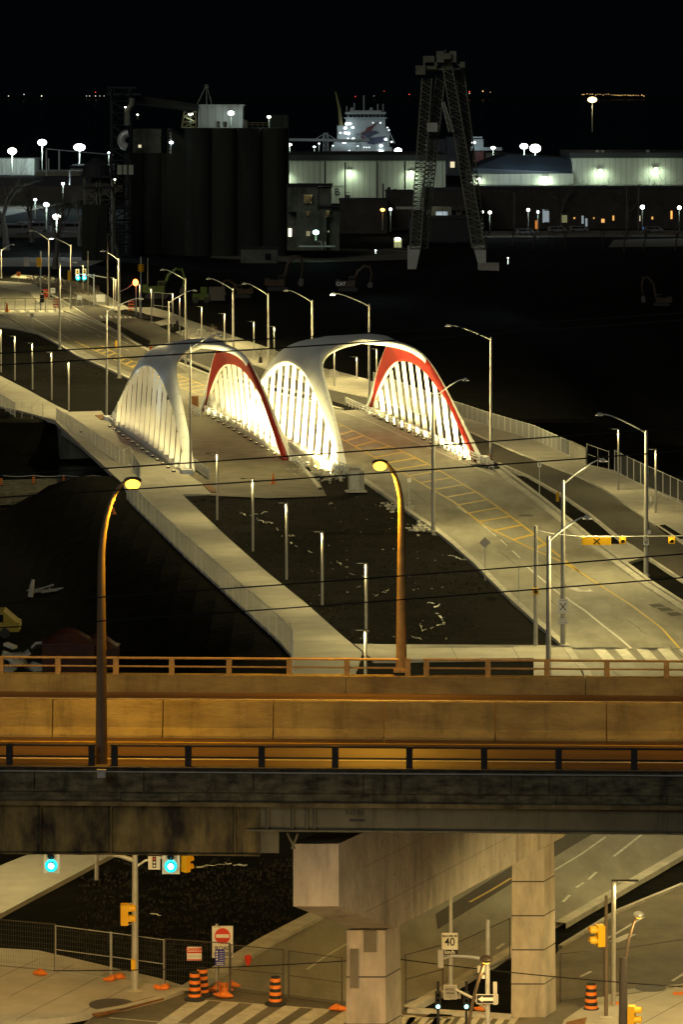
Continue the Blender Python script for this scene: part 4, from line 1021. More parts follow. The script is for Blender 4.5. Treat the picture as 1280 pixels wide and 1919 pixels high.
for px, lb in ((1167,'yellow round beacon beside the box sign on the span wire'),(1259,'outer yellow beacon on the span wire near the frame edge')):
    o = D(px,1013,Yp); t = thing('beacon', lb, 'beacon', o, 0, 'yellow beacons of the crossing')
    MB().box((0,.12,0), (.40,.24,.42)).build('housing', M['yel'], t)
    MB().ell((0,-.01,-.03), (.13,.05,.13)).build('lens', M['machyel'], t, True)
    v = MB()
    for q in range(8):
        a, b_ = math.pi*q/8, math.pi*(q+1)/8; v.quad((.16*math.cos(a),0,-.03+.16*math.sin(a)),(.16*math.cos(b_),0,-.03+.16*math.sin(b_)),(.15*math.cos(b_),-.22,-.05+.15*math.sin(b_)),(.15*math.cos(a),-.22,-.05+.15*math.sin(a)))
    v.build('visor', M['yel'], t); MB().bx(-.02,.02,.08,.14,.21,.32).build('hanger', M['galv'], t)
    lamp('SPOT','fill_spot', o+Vector((0,-.8,.8)), 60, (1,.8,.3), t, o, 110, .8, .3)  # spot without a fixture, added to brighten the beacon
t = thing('beacon', 'yellow beacon fixed low on the grey pole beside the X sign', 'beacon', W(1004,1213)+Vector((.05,-.25,0)))
q = loc_(t,1004,1108); MB().box(tuple(q), (.36,.24,.40)).build('housing', M['yel'], t); MB().ell((q.x,q.y-.14,q.z-.02), (.12,.05,.12)).build('lens', M['glass'], t, True)
# small signs along the street
def small_sign(label, px, by, ty, wd, hg, m='sign', post='galv', cat='road sign', draw=None, diamond=False, r=.035):
    p = W(px, by); zt = H-(ty-HY)*p.y/F; t = thing('road_sign', label, cat, p)
    MB().tube([(0,0,0),(0,0,zt)], r, 6).build('post', M[post], t)
    if diamond:
        s_ = wd*.7071; b_ = MB(); z = zt-wd*.72
        b_.quad((-s_,-.05,z),(0,-.05,z-s_),(s_,-.05,z),(0,-.05,z+s_)); b_.quad((-s_,-.035,z),(0,-.035,z+s_),(s_,-.035,z),(0,-.035,z-s_)); b_.build('sign_panel', M[m], t)
    else: sign_panel(t, (0,-.05,zt-hg/2), wd, hg, m)
    if draw:
        for (x, z, a, c, mm) in draw: MB().box((x,-.065,zt-hg/2+z), (a,.008,c)).build('sign_mark', M[mm], t)
    return t
small_sign('small white sign on a thin post by the tram road kerb', 1011, 929, 866, .32, .42, draw=((0,.02,.10,.22,'signblk'),))
small_sign('small white sign on a thin post beside the yellow hatching, near the curved lamp', 767, 961, 896, .30, .34, draw=((0,0,.03,.3,'signblk'),))
small_sign('grey back of a diamond-shaped sign on the soil edge by the street', 909, 1088, 1006, .55, 0, m='signgrey', diamond=True)
small_sign('slim grey post with a small plate on the soil below the diamond sign', 972, 1134, 1062, .10, .3, m='signgrey')
small_sign('round sign on a thin post on the far side street pavement', 60, 622, 588, .5, .55, m='signgrey')
small_sign('orange construction sign on the far junction island', 35, 539, 510, .7, .8, m='orange', draw=((0,.1,.3,.06,'signblk'),(0,-.08,.3,.06,'signblk')))
small_sign('white notice sign on posts beside the striped barricades at the junction', 99, 563, 540, .8, .9, m='sign', draw=((0,.1,.4,.2,'signgrey'),))
small_sign('small bicycle sign standing on the bright sidewalk inside the bend', 1219, 953, 930, .22, .4, m='signgrey')
# do-not-enter sign with the stacked notices at the construction fence
t = thing('road_closed_sign', 'tall white sign with a red no-entry disc and ROAD CLOSED lettering behind the fence', 'no entry sign', W(406,1848))
c = loc_(t,417,1764,-.1); MB().box((0,0,1.2), (.10,.06,2.4)).build('post', M['pole'], t)
sign_panel(t, c, .80, 1.22, 'sign')
cz = c.z+.23; d_ = MB(); d_.tube([(c.x,c.y-.012,cz),(c.x,c.y-.02,cz)], .30, 28); d_.build('red_disc', M['signred'], t); MB().box((c.x,c.y-.026,cz), (.50,.006,.13)).build('white_bar', M['sign'], t)
text('DO NOT ENTER', 'sign_text', M['signblk'], .06, t, (c.x-.22, c.y-.012, c.z+.575), sx=.7)
text('ROAD', 'sign_text', M['signblk'], .20, t, (c.x+.02, c.y-.012, c.z-.24), sx=1.1, bold=.003); text('CLOSED', 'sign_text', M['signblk'], .20, t, (c.x+.02, c.y-.012, c.z-.47), sx=.95, bold=.003)
# construction fence panels
def wire_panel(label, a, c, h, m='galv', parts=True, grp='temporary construction fence panels', mid=True):
    A, B_ = W(*a), W(*c); o = A.copy(); t = thing('temporary_fence', label, 'fence panel', o, 0, grp); d = B_-A; L_ = d.length; e = d/L_
    f = MB(); f.tube([(0,0,.05),(0,0,h)], .026, 6); f.tube([d+Vector((0,0,.05)), d+Vector((0,0,h))], .026, 6); f.tube([Vector((0,0,h-.03)), d+Vector((0,0,h-.03))], .02, 6); f.tube([Vector((0,0,.12)), d+Vector((0,0,.12))], .018, 6)
    if mid: f.tube([Vector((0,0,h*.5)), d+Vector((0,0,h*.5))], .018, 6)
    f.build('frame', M[m], t)
    g_ = MB(); n = int(L_/.10)
    for k in range(n):
        q = d*((k+.5)/n); g_.box((q.x,q.y,h/2+.05), (.006,.006,h-.15))
    k = 0
    while k*.2 < h-.1: g_.tube([Vector((0,0,.15+k*.2)), d+Vector((0,0,.15+k*.2))], .003, 3, cap=False); k += 1
    g_.build('wire_mesh', M['fencewire'], t); return t
wire_panel('dark fence panel at the frame edge over the corner sidewalk', (-30,1812), (103,1824), 1.95, 'darkpole', mid=False)
wire_panel('fence panel with a small white tag, first from the frame edge', (104,1824), (207,1838), 1.9)
wire_panel('fence panel behind the pale signal pole', (209,1838), (307,1852), 1.9)
wire_panel('fence panel carrying the red and white danger sign', (309,1853), (430,1862), 1.95, 'darkpole', mid=False)
wire_panel('fence panel behind the single striped drum', (432,1862), (531,1872), 1.9, 'darkpole')
wire_panel('fence panel between the single striped drum and the near pier column', (541,1874), (641,1888), 1.9, 'darkpole')
wire_panel('fence panel just right of the near pier column', (760,1882), (830,1862), 1.9, 'darkpole')
wire_panel('fence panel behind the corner island under the one-way sign', (830,1860), (955,1800), 1.7, 'darkpole', mid=False)
wire_panel('long fence panel right of the far pier column', (1050,1880), (1132,1872), 1.9, 'darkpole', mid=False)
wire_panel('long fence panel crossing the east corner sidewalk', (1150,1872), (1290,1850), 1.9, 'darkpole', mid=False)
t = thing('danger_sign', 'white and red DANGER sign hung on the construction fence', 'danger sign', W(365,1857)+Vector((0,-.06,0))); c = loc_(t,364,1786)
sign_panel(t, c, .56, .52, 'sign'); MB().box((c.x,c.y-.011,c.z+.05), (.54,.006,.06)).build('red_stripe', M['signred'], t); MB().box((c.x,c.y-.011,c.z-.23), (.54,.006,.04)).build('red_stripe', M['signred'], t)
text('DANGER', 'sign_text', M['signred'], .17, t, (c.x, c.y-.012, c.z+.16), sx=.86, bold=.008); text('CONSTRUCTION', 'sign_text', M['signgrey'], .08, t, (c.x, c.y-.012, c.z-.10), sx=.75)
t = thing('notice_sign', 'blue notice board with white lines on a stake before the fence', 'notice sign', W(407,1864)+Vector((0,-.1,0))); c = loc_(t,412,1793)
MB().tube([(0,0.02,0),(0.08,.02,c.z)], .03, 6).build('post', M['bark2'], t); sign_panel(t, c, .36, .62, 'signblu')
m = MB()
for k in range(5): m.box((c.x+.06,c.y-.011,c.z+.23-.085*k), (.15,.006,.014))
for k in range(2): m.box((c.x,c.y-.011,c.z-.20-.06*k), (.26,.006,.02))
for k in range(4): m.ell((c.x-.11,c.y-.011,c.z+.22-.10*k), (.035,.006,.035), 8, 6)
m.build('sign_marks', M['sign'], t)
# barrels and cones
def drum(label, px, py, s=1.0, lean=0, dirty=False):
    p = W(px, py, .02); t = thing('traffic_drum', label, 'traffic drum', p, 0, 'orange and black striped drums')
    if lean: t.rotation_euler = (0, lean, 0)
    MB().lathe((0,0,0), ((.40*s,0),(.40*s,.05*s),(.30*s,.10*s),(.26*s,.14*s)), 20).build('rubber_base', M['rubber'], t, True)
    for k in range(7):
        z0 = .12+.125*k; r0 = .245-.008*k
        MB().lathe((0,0,0), ((r0*s,z0*s),((r0-.008)*s,(z0+.125)*s)), 20).build('band', M['orange'] if k % 2 == 0 else M['signblk'], t, True)
    MB().lathe((0,0,0), ((.18*s,.99*s),(.17*s,1.04*s),(.08*s,1.05*s)), 16).build('cap', M['rubber'], t, True)
    return t
drum('striped drum standing alone in front of the fence panel on the crossing edge', 516,1881)
drum('striped drum with loose caution tape at the corner kerb', 365,1872)
drum('striped drum just behind the taped one at the corner kerb', 379,1864)
drum('striped drum on the east corner beside the far pier column', 1108,1894)
for px, py, lb in ((63,907,'small striped drum on the dock wall nearest the frame edge'),(120,905,'second small striped drum on the dock wall'),(176,904,'third small striped drum on the dock wall'),(234,903,'small striped drum on the dock wall beside the promenade railing'),(2,910,'striped drum on the dock wall cut by the frame edge')):
    p = W(px, py, -3.2); t = drum(lb, px, py); t.location = p; t.scale = (.75,.75,.68)
t = drum('striped drum lying tilted on the bank below the sodium lamp', 216, 957); t.rotation_euler = (0, -.35, 0); t.location.z = -.5; t.scale = (.8,.8,.8)
for px, py, lb in ((919,855,'orange drum at the lamp foot by the guard rail end'),):
    t = drum(lb, px, py+8); t.scale = (.6,.6,.5)
for px, py, lb in ((1193,866,'faint striped drum in the dark beyond the fence, nearer the gate'),(1244,862,'faint striped drum in the dark beyond the fence, further along'),(368,568,'striped drum beside the small green machine'),(397,564,'striped drum right of the small green machine'),(283,663,'red and black drum at the tram road kerb')):
    t = drum(lb, px, py); t.location.z = ground_z(t.location.x, t.location.y)+.05
A = W(2,909,-3.2)+Vector((0,0,.75)); pts = []
for a, c in ((2,63),(63,120),(120,176),(176,234)):
    for k in range(6):
        q = W(a+(c-a)*k/6, 906, -3.2); q.z += .78-.12*math.sin(math.pi*k/6); pts.append(q)
tag(MB().tube([q-A for q in pts], .02, 5).build('caution_tape', M['sign'], loc=A), 'pale rope sagging between the small drums on the dock wall', 'rope')
# striped barricades at the far junction
for i, (px, py, lb) in enumerate(((86,562,'stack of red and white striped boards at the far junction signal'),(105,580,'second stack of red striped boards near the low fence'),(246,585,'striped barricade by the red signal'))):
    t = thing('striped_barricade', lb, 'barricade', W(px,py), 0, 'striped barricades')
    for k in range(4): MB().box((0,0,.35+.42*k), (.9,.08,.2)).build('striped_board', M['signred'] if k % 2 else M['orange'], t)
    MB().box((-.4,.06,.9), (.06,.06,1.8)).build('leg', M['galv'], t); MB().box((.4,.06,.9), (.06,.06,1.8)).build('leg', M['galv'], t)
def cone(label, px, py, s=1):
    t = thing('traffic_cone', label, 'traffic cone', W(px,py,.02), 0, 'orange traffic cones')
    MB().box((0,0,.03), (.42*s,.42*s,.05)).build('base', M['orange'], t); MB().lathe((0,0,0), ((.16*s,.05),(.03*s,.8*s)), 14).build('body', M['orange'], t, True)
    return t
cone('orange traffic cone standing alone on the unused deck', 512, 906, 1.15); cone('dark orange cone by the low fence at the far junction', 13, 585, 1.8)
# orange sandbags holding the fence feet
SB = [(402,1856,'orange sandbag behind the blue notice stake'),(418,1867,'orange sandbag lowest at the blue notice stake'),(424,1858,'orange sandbag leaning on the fence post by the notice'),(438,1848,'orange sandbag right of the notice fence post'),(415,1848,'rust coloured sandbag among the notice bags'),
 (303,1853,'flat orange sandbag at the foot of the third fence post'),(205,1837,'orange sandbag at the second fence post'),(222,1833,'smaller orange sandbag right beside the second fence post'),(75,1826,'orange sandbag at the frame-side fence foot'),(636,1892,'bright orange sandbag at the foot of the near pier column'),
 (1156,1884,'small orange sandbag by the east signal pole'),(1272,1866,'orange sandbag on the east sidewalk at the frame edge'),(900,1893,'dull orange sandbag in the corner island')]
for i, (px, py, lb) in enumerate(SB):
    p = W(px, py, .12 if py < 1860 and px < 320 else .03); random.seed(i); k = 1.25 if i in (5,9,1) else .9
    m = MB().ell((0,0,.09), (.30*k,.17*k,.11), 14, 9)
    m.v = [(x*(1+.15*math.sin(7*y+i)), y*(1+.2*math.sin(9*x+i)), max(0, z*(1+.25*math.sin(11*x+3*y+i)))) for x, y, z in m.v]
    o_ = m.build('sandbag', M['sandbag'], smooth=True, loc=p); o_.rotation_euler = (0,0,random.uniform(-.5,.5)); tag(o_, lb, 'sandbag', 'orange sandbags at the fence feet')
# red traffic paddle hung on the fence
t = thing('red_marker', 'red teardrop marker hanging on the fence panel near the kerb end', 'marker', W(465,1868)+Vector((0,-.05,0))); c = loc_(t,465,1800)
MB().lathe((c.x,c.y,c.z-.22), ((.03,0),(.06,.1),(.13,.25),(.14,.40),(.05,.46)), 12).build('body', M['signred'], t, True)
# east corner poles and heads
t, p, h = ct('grey signal pole at the east corner with a yellow head seen from behind', 1136, 1909, top=1677, r=.07, m='brownpole')
MB().lathe((0,0,0), ((.33,0),(.33,.1),(.28,.14)), 18).build('foundation', M['kerb'], t)
signal_head(t, loc_(t,1118,1733,-.1), 2, s=1.15, body='yel', plate=False, rz=-math.pi*.42)
MB().tube([loc_(t,1132,1732), loc_(t,1120,1734)], .02, 6).build('bracket', M['galv'], t); MB().tube([loc_(t,1132,1768), loc_(t,1120,1768)], .02, 6).build('bracket', M['galv'], t)
light_column('tall light column behind the east signal pole, its head lit along the post', (1150,1889), 1650, en=260, side=1)
t, p, h = ct('brown pole with a cobra head bending over the east sidewalk', 1168, 1975, top=1793, r=.16, m='darkpole', name='street_lamp', cat='street lamp')
MB().tube([loc_(t,1172,1800), loc_(t,1178,1760), loc_(t,1188,1725), loc_(t,1196,1716)], .05, 8).build('arm', M['brownpole'], t, True)
q = loc_(t,1197,1713); MB().ell(tuple(q), (.19,.34,.10)).build('lamp_head', M['galv'], t, True); MB().ell((q.x,q.y+.02,q.z-.05), (.14,.26,.08)).build('lens', E['sod'], t, True)
lamp('SPOT','light', t.location+q+Vector((0,0,-.2)), 500, (1,.62,.22), t, t.location+q+Vector((.6,1.5,-6)), 160, .5, .15)
t, p, h = ct('low pole in the bottom corner with a yellow signal head lit orange by the lamp', 1176, 1985, h=1.8, r=.05, m='darkpole'); 
signal_head(t, loc_(t,1190,1884,-.1), 2, s=1.0, body='yel', plate=False, rz=math.pi*.42); MB().tube([loc_(t,1174,1893), loc_(t,1188,1884)], .02, 6).build('bracket', M['galv'], t)
# one-way pole and green bicycle signals
t, p, h = ct('galvanised pole with a one-way arrow and an arm holding a grey signal back', 914, 1960, top=1723, r=.085, m='galv')
c = loc_(t,913,1871,-.13); MB().box(tuple(c), (.78,.014,.34)).build('sign_border', M['sign'], t); MB().box((c.x,c.y-.01,c.z), (.74,.008,.30)).build('one_way_sign', M['signblk'], t)
m = MB(); a = c.y-.02
m.quad((c.x-.33,a,c.z),(c.x-.16,a,c.z-.11),(c.x-.16,a,c.z-.06),(c.x+.33,a,c.z-.06),(c.x+.33,a,c.z+.06),(c.x-.16,a,c.z+.06),(c.x-.16,a,c.z+.11)); m.build('white_arrow', M['sign'], t)
MB().tube([loc_(t,913,1797), loc_(t,880,1792), loc_(t,846,1790), loc_(t,828,1797)], [.07,.06,.05,.04], 8).build('arm', M['galv'], t, True)
MB().box(tuple(loc_(t,826,1795)), (.20,.22,.62)).build('signal_housing', M['signgrey'], t)
MB().tube([loc_(t,912,1890), loc_(t,884,1868), loc_(t,852,1852)], .05, 8).build('lower_arm', M['pole'], t, True)
MB().box(tuple(loc_(t,928,1860,-.1)), (.14,.14,.8)).build('side_housing', M['signgrey'], t); MB().box(tuple(loc_(t,906,1829,-.12)), (.12,.12,.12)).build('camera_box', M['galv'], t)
MB().box(tuple(loc_(t,904,1815,.1)), (.34,.02,.24)).build('small_plate', M['signgrey'], t)
for px, lb in ((821,'black bicycle signal with a lit green lens under the BICYCLE sign'),(874,'black bicycle signal with a lit green lens beside the one-way pole')):
    t = thing('bicycle_signal', lb, 'bicycle signal', W(px,1925), 0, 'bicycle signals'); MB().tube([(0,0,0),(0,0,1.7)], .05, 8).build('post', M['black'], t)
    signal_head(t, loc_(t,px,1858,-.1), 3, lit=('g',2), s=.62, body='black', plate=False); lamp('POINT','glow', t.location+loc_(t,px,1893,-.4), 1.5, (0,.8,1), t, r=.08)
t, p, h = ct('brown curved lamp post leaning up to a small sodium head by the one-way pole', 872, 1985, h=1.1, r=.16, m='darkpole', name='street_lamp', cat='street lamp')
MB().tube([loc_(t,878,1925), loc_(t,885,1880), loc_(t,898,1830), loc_(t,907,1803)], .06, 8).build('arm', M['brownpole'], t, True)
q = loc_(t,911,1796); MB().ell(tuple(q), (.24,.34,.13)).build('lamp_head', M['brownpole'], t, True); MB().ell((q.x,q.y,q.z-.07), (.16,.25,.09)).build('lens', E['sod'], t, True)
lamp('SPOT','light', t.location+q+Vector((0,0,-.25)), 350, (1,.62,.22), t, t.location+q+Vector((0,1,-6)), 160, .5, .15)
# far junction signals
def far_signal(label, px, by, ty, arm, head, lit=None, n=3, rear=False, body='yel', r=.10, s=1.35):
    t, p, h = ct(label, px, by, top=ty, r=r, m='galv')
    if arm: MB().tube([loc_(t,*a) for a in arm], .06, 6).build('mast_arm', M['galv'], t, True)
    for hx, hy in head: signal_head(t, loc_(t,hx,hy,-.1), n, lit=lit, s=s, body=body, plate=('w' if not rear else False), rz=math.pi if rear else 0)
    return t
t = far_signal('far signal pole whose arm carries two glowing cyan lights', 176, 572, 514, [(176,522),(163,516),(140,513)], [(145,507),(158,506)], ('g',2), s=1.0)
for px in (146,158):
    MB().ell(tuple(loc_(t,px,521.5,-.4)), (.36,.1,.36)).build('green_lens', E['cyan'], t, True); MB().ell(tuple(loc_(t,px,521.5,-.5)), (.17,.1,.17)).build('signal_core', E['cyanhot'], t, True)
MB().tube([loc_(t,200,521), loc_(t,165,515)], .08, 6).build('truss_arm', M['galv'], t)
lamp('POINT','glow', t.location+loc_(t,152,521,-1.5), 60, (0,.8,1), t, r=.2)
t = far_signal('far signal pole with the glowing red light by the tree pits', 255, 592, 525, [(255,527),(240,540),(223,548)], [], None)
MB().ell(tuple(loc_(t,254,530,-.3)), (.42,.12,.52)).build('signal_lens', E['sigred'], t, True); lamp('POINT','glow', t.location+loc_(t,254,530,-1.2), 70, (1,.12,.02), t, r=.2)
t = far_signal('far signal pole with two yellow heads above the red light', 264, 598, 482, [], [], None)
for k in range(2): signal_head(t, loc_(t,262+5*k,496,-.1), 3, s=1.15, body='yel', plate=False, rz=-.9+1.2*k)
t = far_signal('pole at the far junction with a white sign box and a yellow signal case', 76, 583, 471, [(76,496),(64,490),(54,489)], [], None)
MB().box(tuple(loc_(t,73,492,-.1)), (.75,.4,1.5)).build('signal_housing', M['yel'], t); MB().box(tuple(loc_(t,49,491)), (.75,.1,1.4)).build('sign_box', M['signgrey'], t); MB().box(tuple(loc_(t,79,560)), (.66,.6,1.2)).build('control_cabinet', M['black'], t)
t = thing('signal_box', 'yellow signal case on the far junction lamp with the bright head', 'signal', W(133,580)+Vector((-.3,-.2,0))); MB().box(tuple(loc_(t,130,517)), (.5,.4,1.6)).build('housing', M['yel'], t)
def far_fence(label, pts, h, n, grp=None):
    P = PL(pts); o = P[0]; t = thing('low_fence', label, 'fence', o); f = MB(); P = [q-o for q in P]
    f.tube([q+Vector((0,0,h)) for q in P], .05, 5); f.tube([q+Vector((0,0,.3)) for q in P], .04, 5); f.build('rail', M['railbar'], t)
    for k in range(n):
        q = lerp(P[0], P[-1], k/(n-1)); MB().tube([q, q+Vector((0,0,h))], .05, 5).build('post', M['railbar'], t)
far_fence('low wire fence across the far junction', [(-10,584),(104,584)], 2.0, 7)
far_fence('low wire fence behind the cyan signal pole', [(118,578),(180,578)], 1.6, 6)
far_fence('site fence beside the green excavator', [(288,576),(322,580)], 2.4, 3)
for px, py, wd, hg, lb in ((188,572,1.5,1.2,'white board standing by the far junction pole'),(149,568,.8,.7,'small pale board beside the far low fence')):
    t = thing('white_board', lb, 'board', W(px,py)); MB().box((0,0,.5+hg/2), (wd,.08,hg)).build('panel', M['sign'], t); MB().box((-wd*.35,.02,.3), (.08,.08,.6)).build('leg', M['galv'], t); MB().box((wd*.35,.02,.3), (.08,.08,.6)).build('leg', M['galv'], t)
# utility cabinet by the bridge foot, hydrant, bollards
t = thing('utility_cabinet', 'tall pale grey utility cabinet on the soil at the near foot of the floodlit bridge', 'utility cabinet', W(666,922), .15)
MB().bx(-.55,.35,-.3,.45,.12,1.95).build('body', M['cabinet'], t); MB().bx(-.62,.42,-.36,.5,1.95,2.08).build('top', M['cabinet'], t); MB().bx(.36,.75,-.2,.4,.12,1.75).build('side_box', M['cabinet'], t); MB().bx(-.85,.95,-.5,.6,0,.12).build('plinth', M['kerb'], t)
MB().bx(-.5,.30,-.315,-.3,.25,1.85).build('door', M['galv'], t); MB().bx(.2,.24,-.34,-.315,.9,1.1).build('handle', M['black'], t)
t = thing('hydrant', 'yellow hydrant on the sidewalk seen through the floodlit arch', 'hydrant', W(605,718)); MB().lathe((0,0,0), ((.22,0),(.16,.1),(.15,.9),(.2,1.0),(.1,1.2)), 14).build('body', M['yel'], t, True); MB().box((0,0,.7), (.5,.14,.14)).build('outlet', M['yel'], t)
t = thing('bollard', 'yellow bollard on the dark tram road verge behind the smaller arch', 'bollard', W(218,654)); MB().lathe((0,0,0), ((.16,0),(.16,1.0),(.08,1.1)), 12).build('post', M['yel'], t, True)
t = thing('utility_box', 'low plank and fitting box on the guard rail end beside the red arch foot', 'utility box', W(365,764)); MB().box((0,0,.6), (.8,.6,1.2)).build('body', M['tacto'], t); MB().box((0,0,1.23), (.9,.7,.06)).build('lid', M['tacto'], t)
# bike rings on the boulevard
for px, py, lb in ((369,631,'thin steel bike ring on the boulevard, nearest the green machine'),(375,632,'thin steel bike ring beside its twin on the boulevard'),(618,708,'bike ring behind the yellow hydrant'),(622,710,'bike ring next to the hydrant lamp')):
    p = W(px,py,.12); pts = [(0,0,0),(0,0,.7)]+[(.35-.35*math.cos(a*math.pi/6),0,.7+.3*math.sin(a*math.pi/6)) for a in range(1,6)]+[(.7,0,.7),(.7,0,0)]
    tag(MB().tube(pts, .035, 6).build('bike_ring', M['galv'], smooth=True, loc=p), lb, 'bike ring')
# ------------------------------------------------------------------ machines and vehicles
def excavator(label, px, py, s=1.0, m='machyel', facing=1, boomh=1.0, z=None, logo=None, rz=0):
    p = W(px, py); p.z = ground_z(p.x, p.y)+.03
    t = thing('excavator', label, 'excavator', p, rz, 'excavators on the dark site'); f = facing
    for y_ in (-1.1, 1.1):
        tr = MB(); pr_ = [(-2,.25),(-1.7,.0),(1.7,0),(2,.25),(2,.6),(1.7,.85),(-1.7,.85),(-2,.6)]
        tr.quad(*[(x_*s,(y_-.3)*s,z_*s) for x_, z_ in pr_]); tr.quad(*[(x_*s,(y_+.3)*s,z_*s) for x_, z_ in pr_[::-1]])
        for (a, c) in zip(pr_, pr_[1:]+pr_[:1]): tr.quad((a[0]*s,(y_-.3)*s,a[1]*s),(a[0]*s,(y_+.3)*s,a[1]*s),(c[0]*s,(y_+.3)*s,c[1]*s),(c[0]*s,(y_-.3)*s,c[1]*s))
        tr.build('track', M['rubber'], t)
    b_ = MB(); b_.bx(-2.4*s,1.4*s,-1.3*s,1.3*s,1.0*s,2.1*s); b_.bx(-2.5*s,-1.5*s,-1.25*s,1.25*s,1.2*s,2.4*s)
    if f < 0: b_.v = [(-x_,y_,z_) for x_,y_,z_ in b_.v]; b_.f = [q[::-1] for q in b_.f]
    b_.build('body', M[m], t)
    c_ = MB().bx(.2*s if f>0 else -1.5*s, 1.5*s if f>0 else -.2*s, -1.3*s, -.2*s, 2.1*s, 3.1*s); c_.build('cab', M[m], t)
    MB().bx((.3 if f>0 else -1.4)*s,(1.4 if f>0 else -.3)*s,-1.32*s,-1.28*s,2.3*s,2.95*s).build('window', M['glass'], t)
    k = boomh
    MB().tube([(f*1.2*s,.3*s,1.6*s),(f*2.0*s,.3*s,4.0*s*k),(f*3.4*s,.3*s,5.2*s*k),(f*4.6*s,.3*s,4.9*s*k)], [.32*s,.38*s,.30*s,.2*s], 6).build('boom', M[m], t)
    MB().tube([(f*4.4*s,.3*s,5.3*s*k),(f*4.9*s,.3*s,3.6*s*k),(f*4.6*s,.3*s,1.9*s*k)], [.2*s,.26*s,.15*s], 6).build('stick', M[m], t)
    bk = MB(); q = [(4.3,1.9),(5.1,1.7),(5.0,.8),(4.4,.6),(3.9,1.0)]
    bk.quad(*[(f*x_*s,-.2*s,z_*s*k) for x_, z_ in q]); bk.quad(*[(f*x_*s,.8*s,z_*s*k) for x_, z_ in q[::-1]])
    for (a, c) in zip(q, q[1:]+q[:1]): bk.quad((f*a[0]*s,-.2*s,a[1]*s*k),(f*a[0]*s,.8*s,a[1]*s*k),(f*c[0]*s,.8*s,c[1]*s*k),(f*c[0]*s,-.2*s,c[1]*s*k))
    bk.build('bucket', M['darkpole'], t)
    if logo:
        MB().bx(-1.6*s*f-.9*s,-1.6*s*f+1.2*s,-1.335*s,-1.30*s,1.15*s,2.0*s).build('logo_panel', M['signblk'], t)
        text(logo, 'logo_text', M['sign'], 1.0*s, t, (-1.55*s*f+.1,-1.36*s,1.55*s), bold=.02)
    return t
ex = excavator('lime green excavator at the boulevard edge behind the red signal', 294, 559, .95, 'machgreen', 1, 1.0)
excavator('dark excavator carrying a lettered black panel on its orange side, alone on the dark field', 652, 546, .85, 'machyel', 1, 1.0, logo='CAT')
excavator('dim excavator near the low pale hut with its arm raised', 520, 545, .9, 'machyel', 1, 1.3)
excavator('barely visible machine low in the dark behind the second boulevard lamp', 455, 558, .7, 'machyel', -1, .8)
excavator('barely visible machine on the dark field near the frame edge', 1240, 548, .7, 'machyel', -1, 1.4)
t = thing('small_loader', 'small green loader with an open cage among drums near the boulevard', 'loader', W(378,568)); MB().bx(-1.5,1.2,-.8,.8,.5,1.5).build('body', M['machgreen'], t); MB().bx(-.2,.9,-.82,.6,1.5,2.6).build('cab_frame', M['machgreen'], t)
for x_ in (-1.0,.8): MB().tube([(x_,-.95,.5),(x_,-.75,.5)], .5, 14).build('wheel', M['rubber'], t)
MB().bx(1.2,3.8,-.6,.6,.4,2.6).build('cage', M['darkpole'], t)
lamp('POINT','worklight', W(330,575)+Vector((2,-8,7)), 0.01, LED, None)
bpy.data.objects.remove(bpy.data.objects['worklight'])
# vehicles low on the dark site
def van(label, p, cols, L_=5.0, Wd=2.0, Hh=2.0, rz=0, cat='van', lit=None):
    t = thing('parked_'+cat.replace(' ', '_'), label, cat, p, rz)
    pr_ = [(-L_/2,.45),(L_/2,.45),(L_/2,Hh*.55),(L_/2-.25,Hh*.62),(L_/2-1.1,Hh),(-L_/2+.2,Hh),(-L_/2,Hh*.85)]
    b_ = MB(); w2 = Wd/2
    b_.quad(*[(x_,-w2,z_) for x_, z_ in pr_]); b_.quad(*[(x_,w2,z_) for x_, z_ in pr_[::-1]])
    for (a, c) in zip(pr_, pr_[1:]+pr_[:1]): b_.quad((a[0],-w2,a[1]),(a[0],w2,a[1]),(c[0],w2,c[1]),(c[0],-w2,c[1]))
    b_.build('body', M[cols], t); 
    for x0, x1 in ((L_/2-2.2,L_/2-1.1),(-L_/2+.6,L_/2-2.35)): MB().bx(x0,x1,-w2-.015,-w2,Hh*.6,Hh*.88).build('window', M['glass'], t)
    for x_ in (-L_/2+1.0, L_/2-1.0):
        for y_ in (-w2-.02, w2-.18): 
            wl = MB().tube([(x_,y_,.36),(x_,y_+.2,.36)], .36, 16); wl.build('wheel', M['rubber'], t)
    for y_ in (-w2*.7, w2*.7): MB().box((L_/2+.01,y_,.8), (.03,.25,.16)).build('headlight', M['sign'], t)
    return t
p = W(6,1192,-4.2); van('yellow vehicle cab cut by the frame edge on the dark low site', p+Vector((-1.0,0,0)), 'dimyel', 4.4, 2.0, 1.9, cat='truck')
p = W(597,472); van('dark vehicle parked under the green-white lamp of the old plaster building', p, 'black', 5.2, 2.1, 2.3)
for px, py, lb, cl in ((540,470,'pale car far off beside the plaster building','carpaint'),):
    van(lb, W(px,py), cl, 4.5, 1.8, 1.5, cat='car')
for px, py, lb, cl in ((1045,437,'car under the first round lamp on the far street','carpaint'),(1085,436,'car parked near the blue screen on the far street','carpaint'),(1225,437,'pale van at the far street lamp near the frame edge','carpaint'),(985,441,'white car at the small orange doorway','carpaint'),(30,440,'pale truck at the frame edge of the port yard','carpaint'),(128,437,'white car lit in the port yard below the lamps','carpaint'),(62,436,'grey trailer in the port yard between the bare trees','carpaint')):
    van(lb, W(px,py), cl, 4.8 if px > 200 else 8, 1.9, 1.6 if px > 200 else 2.6, cat='car' if px > 200 else 'truck')
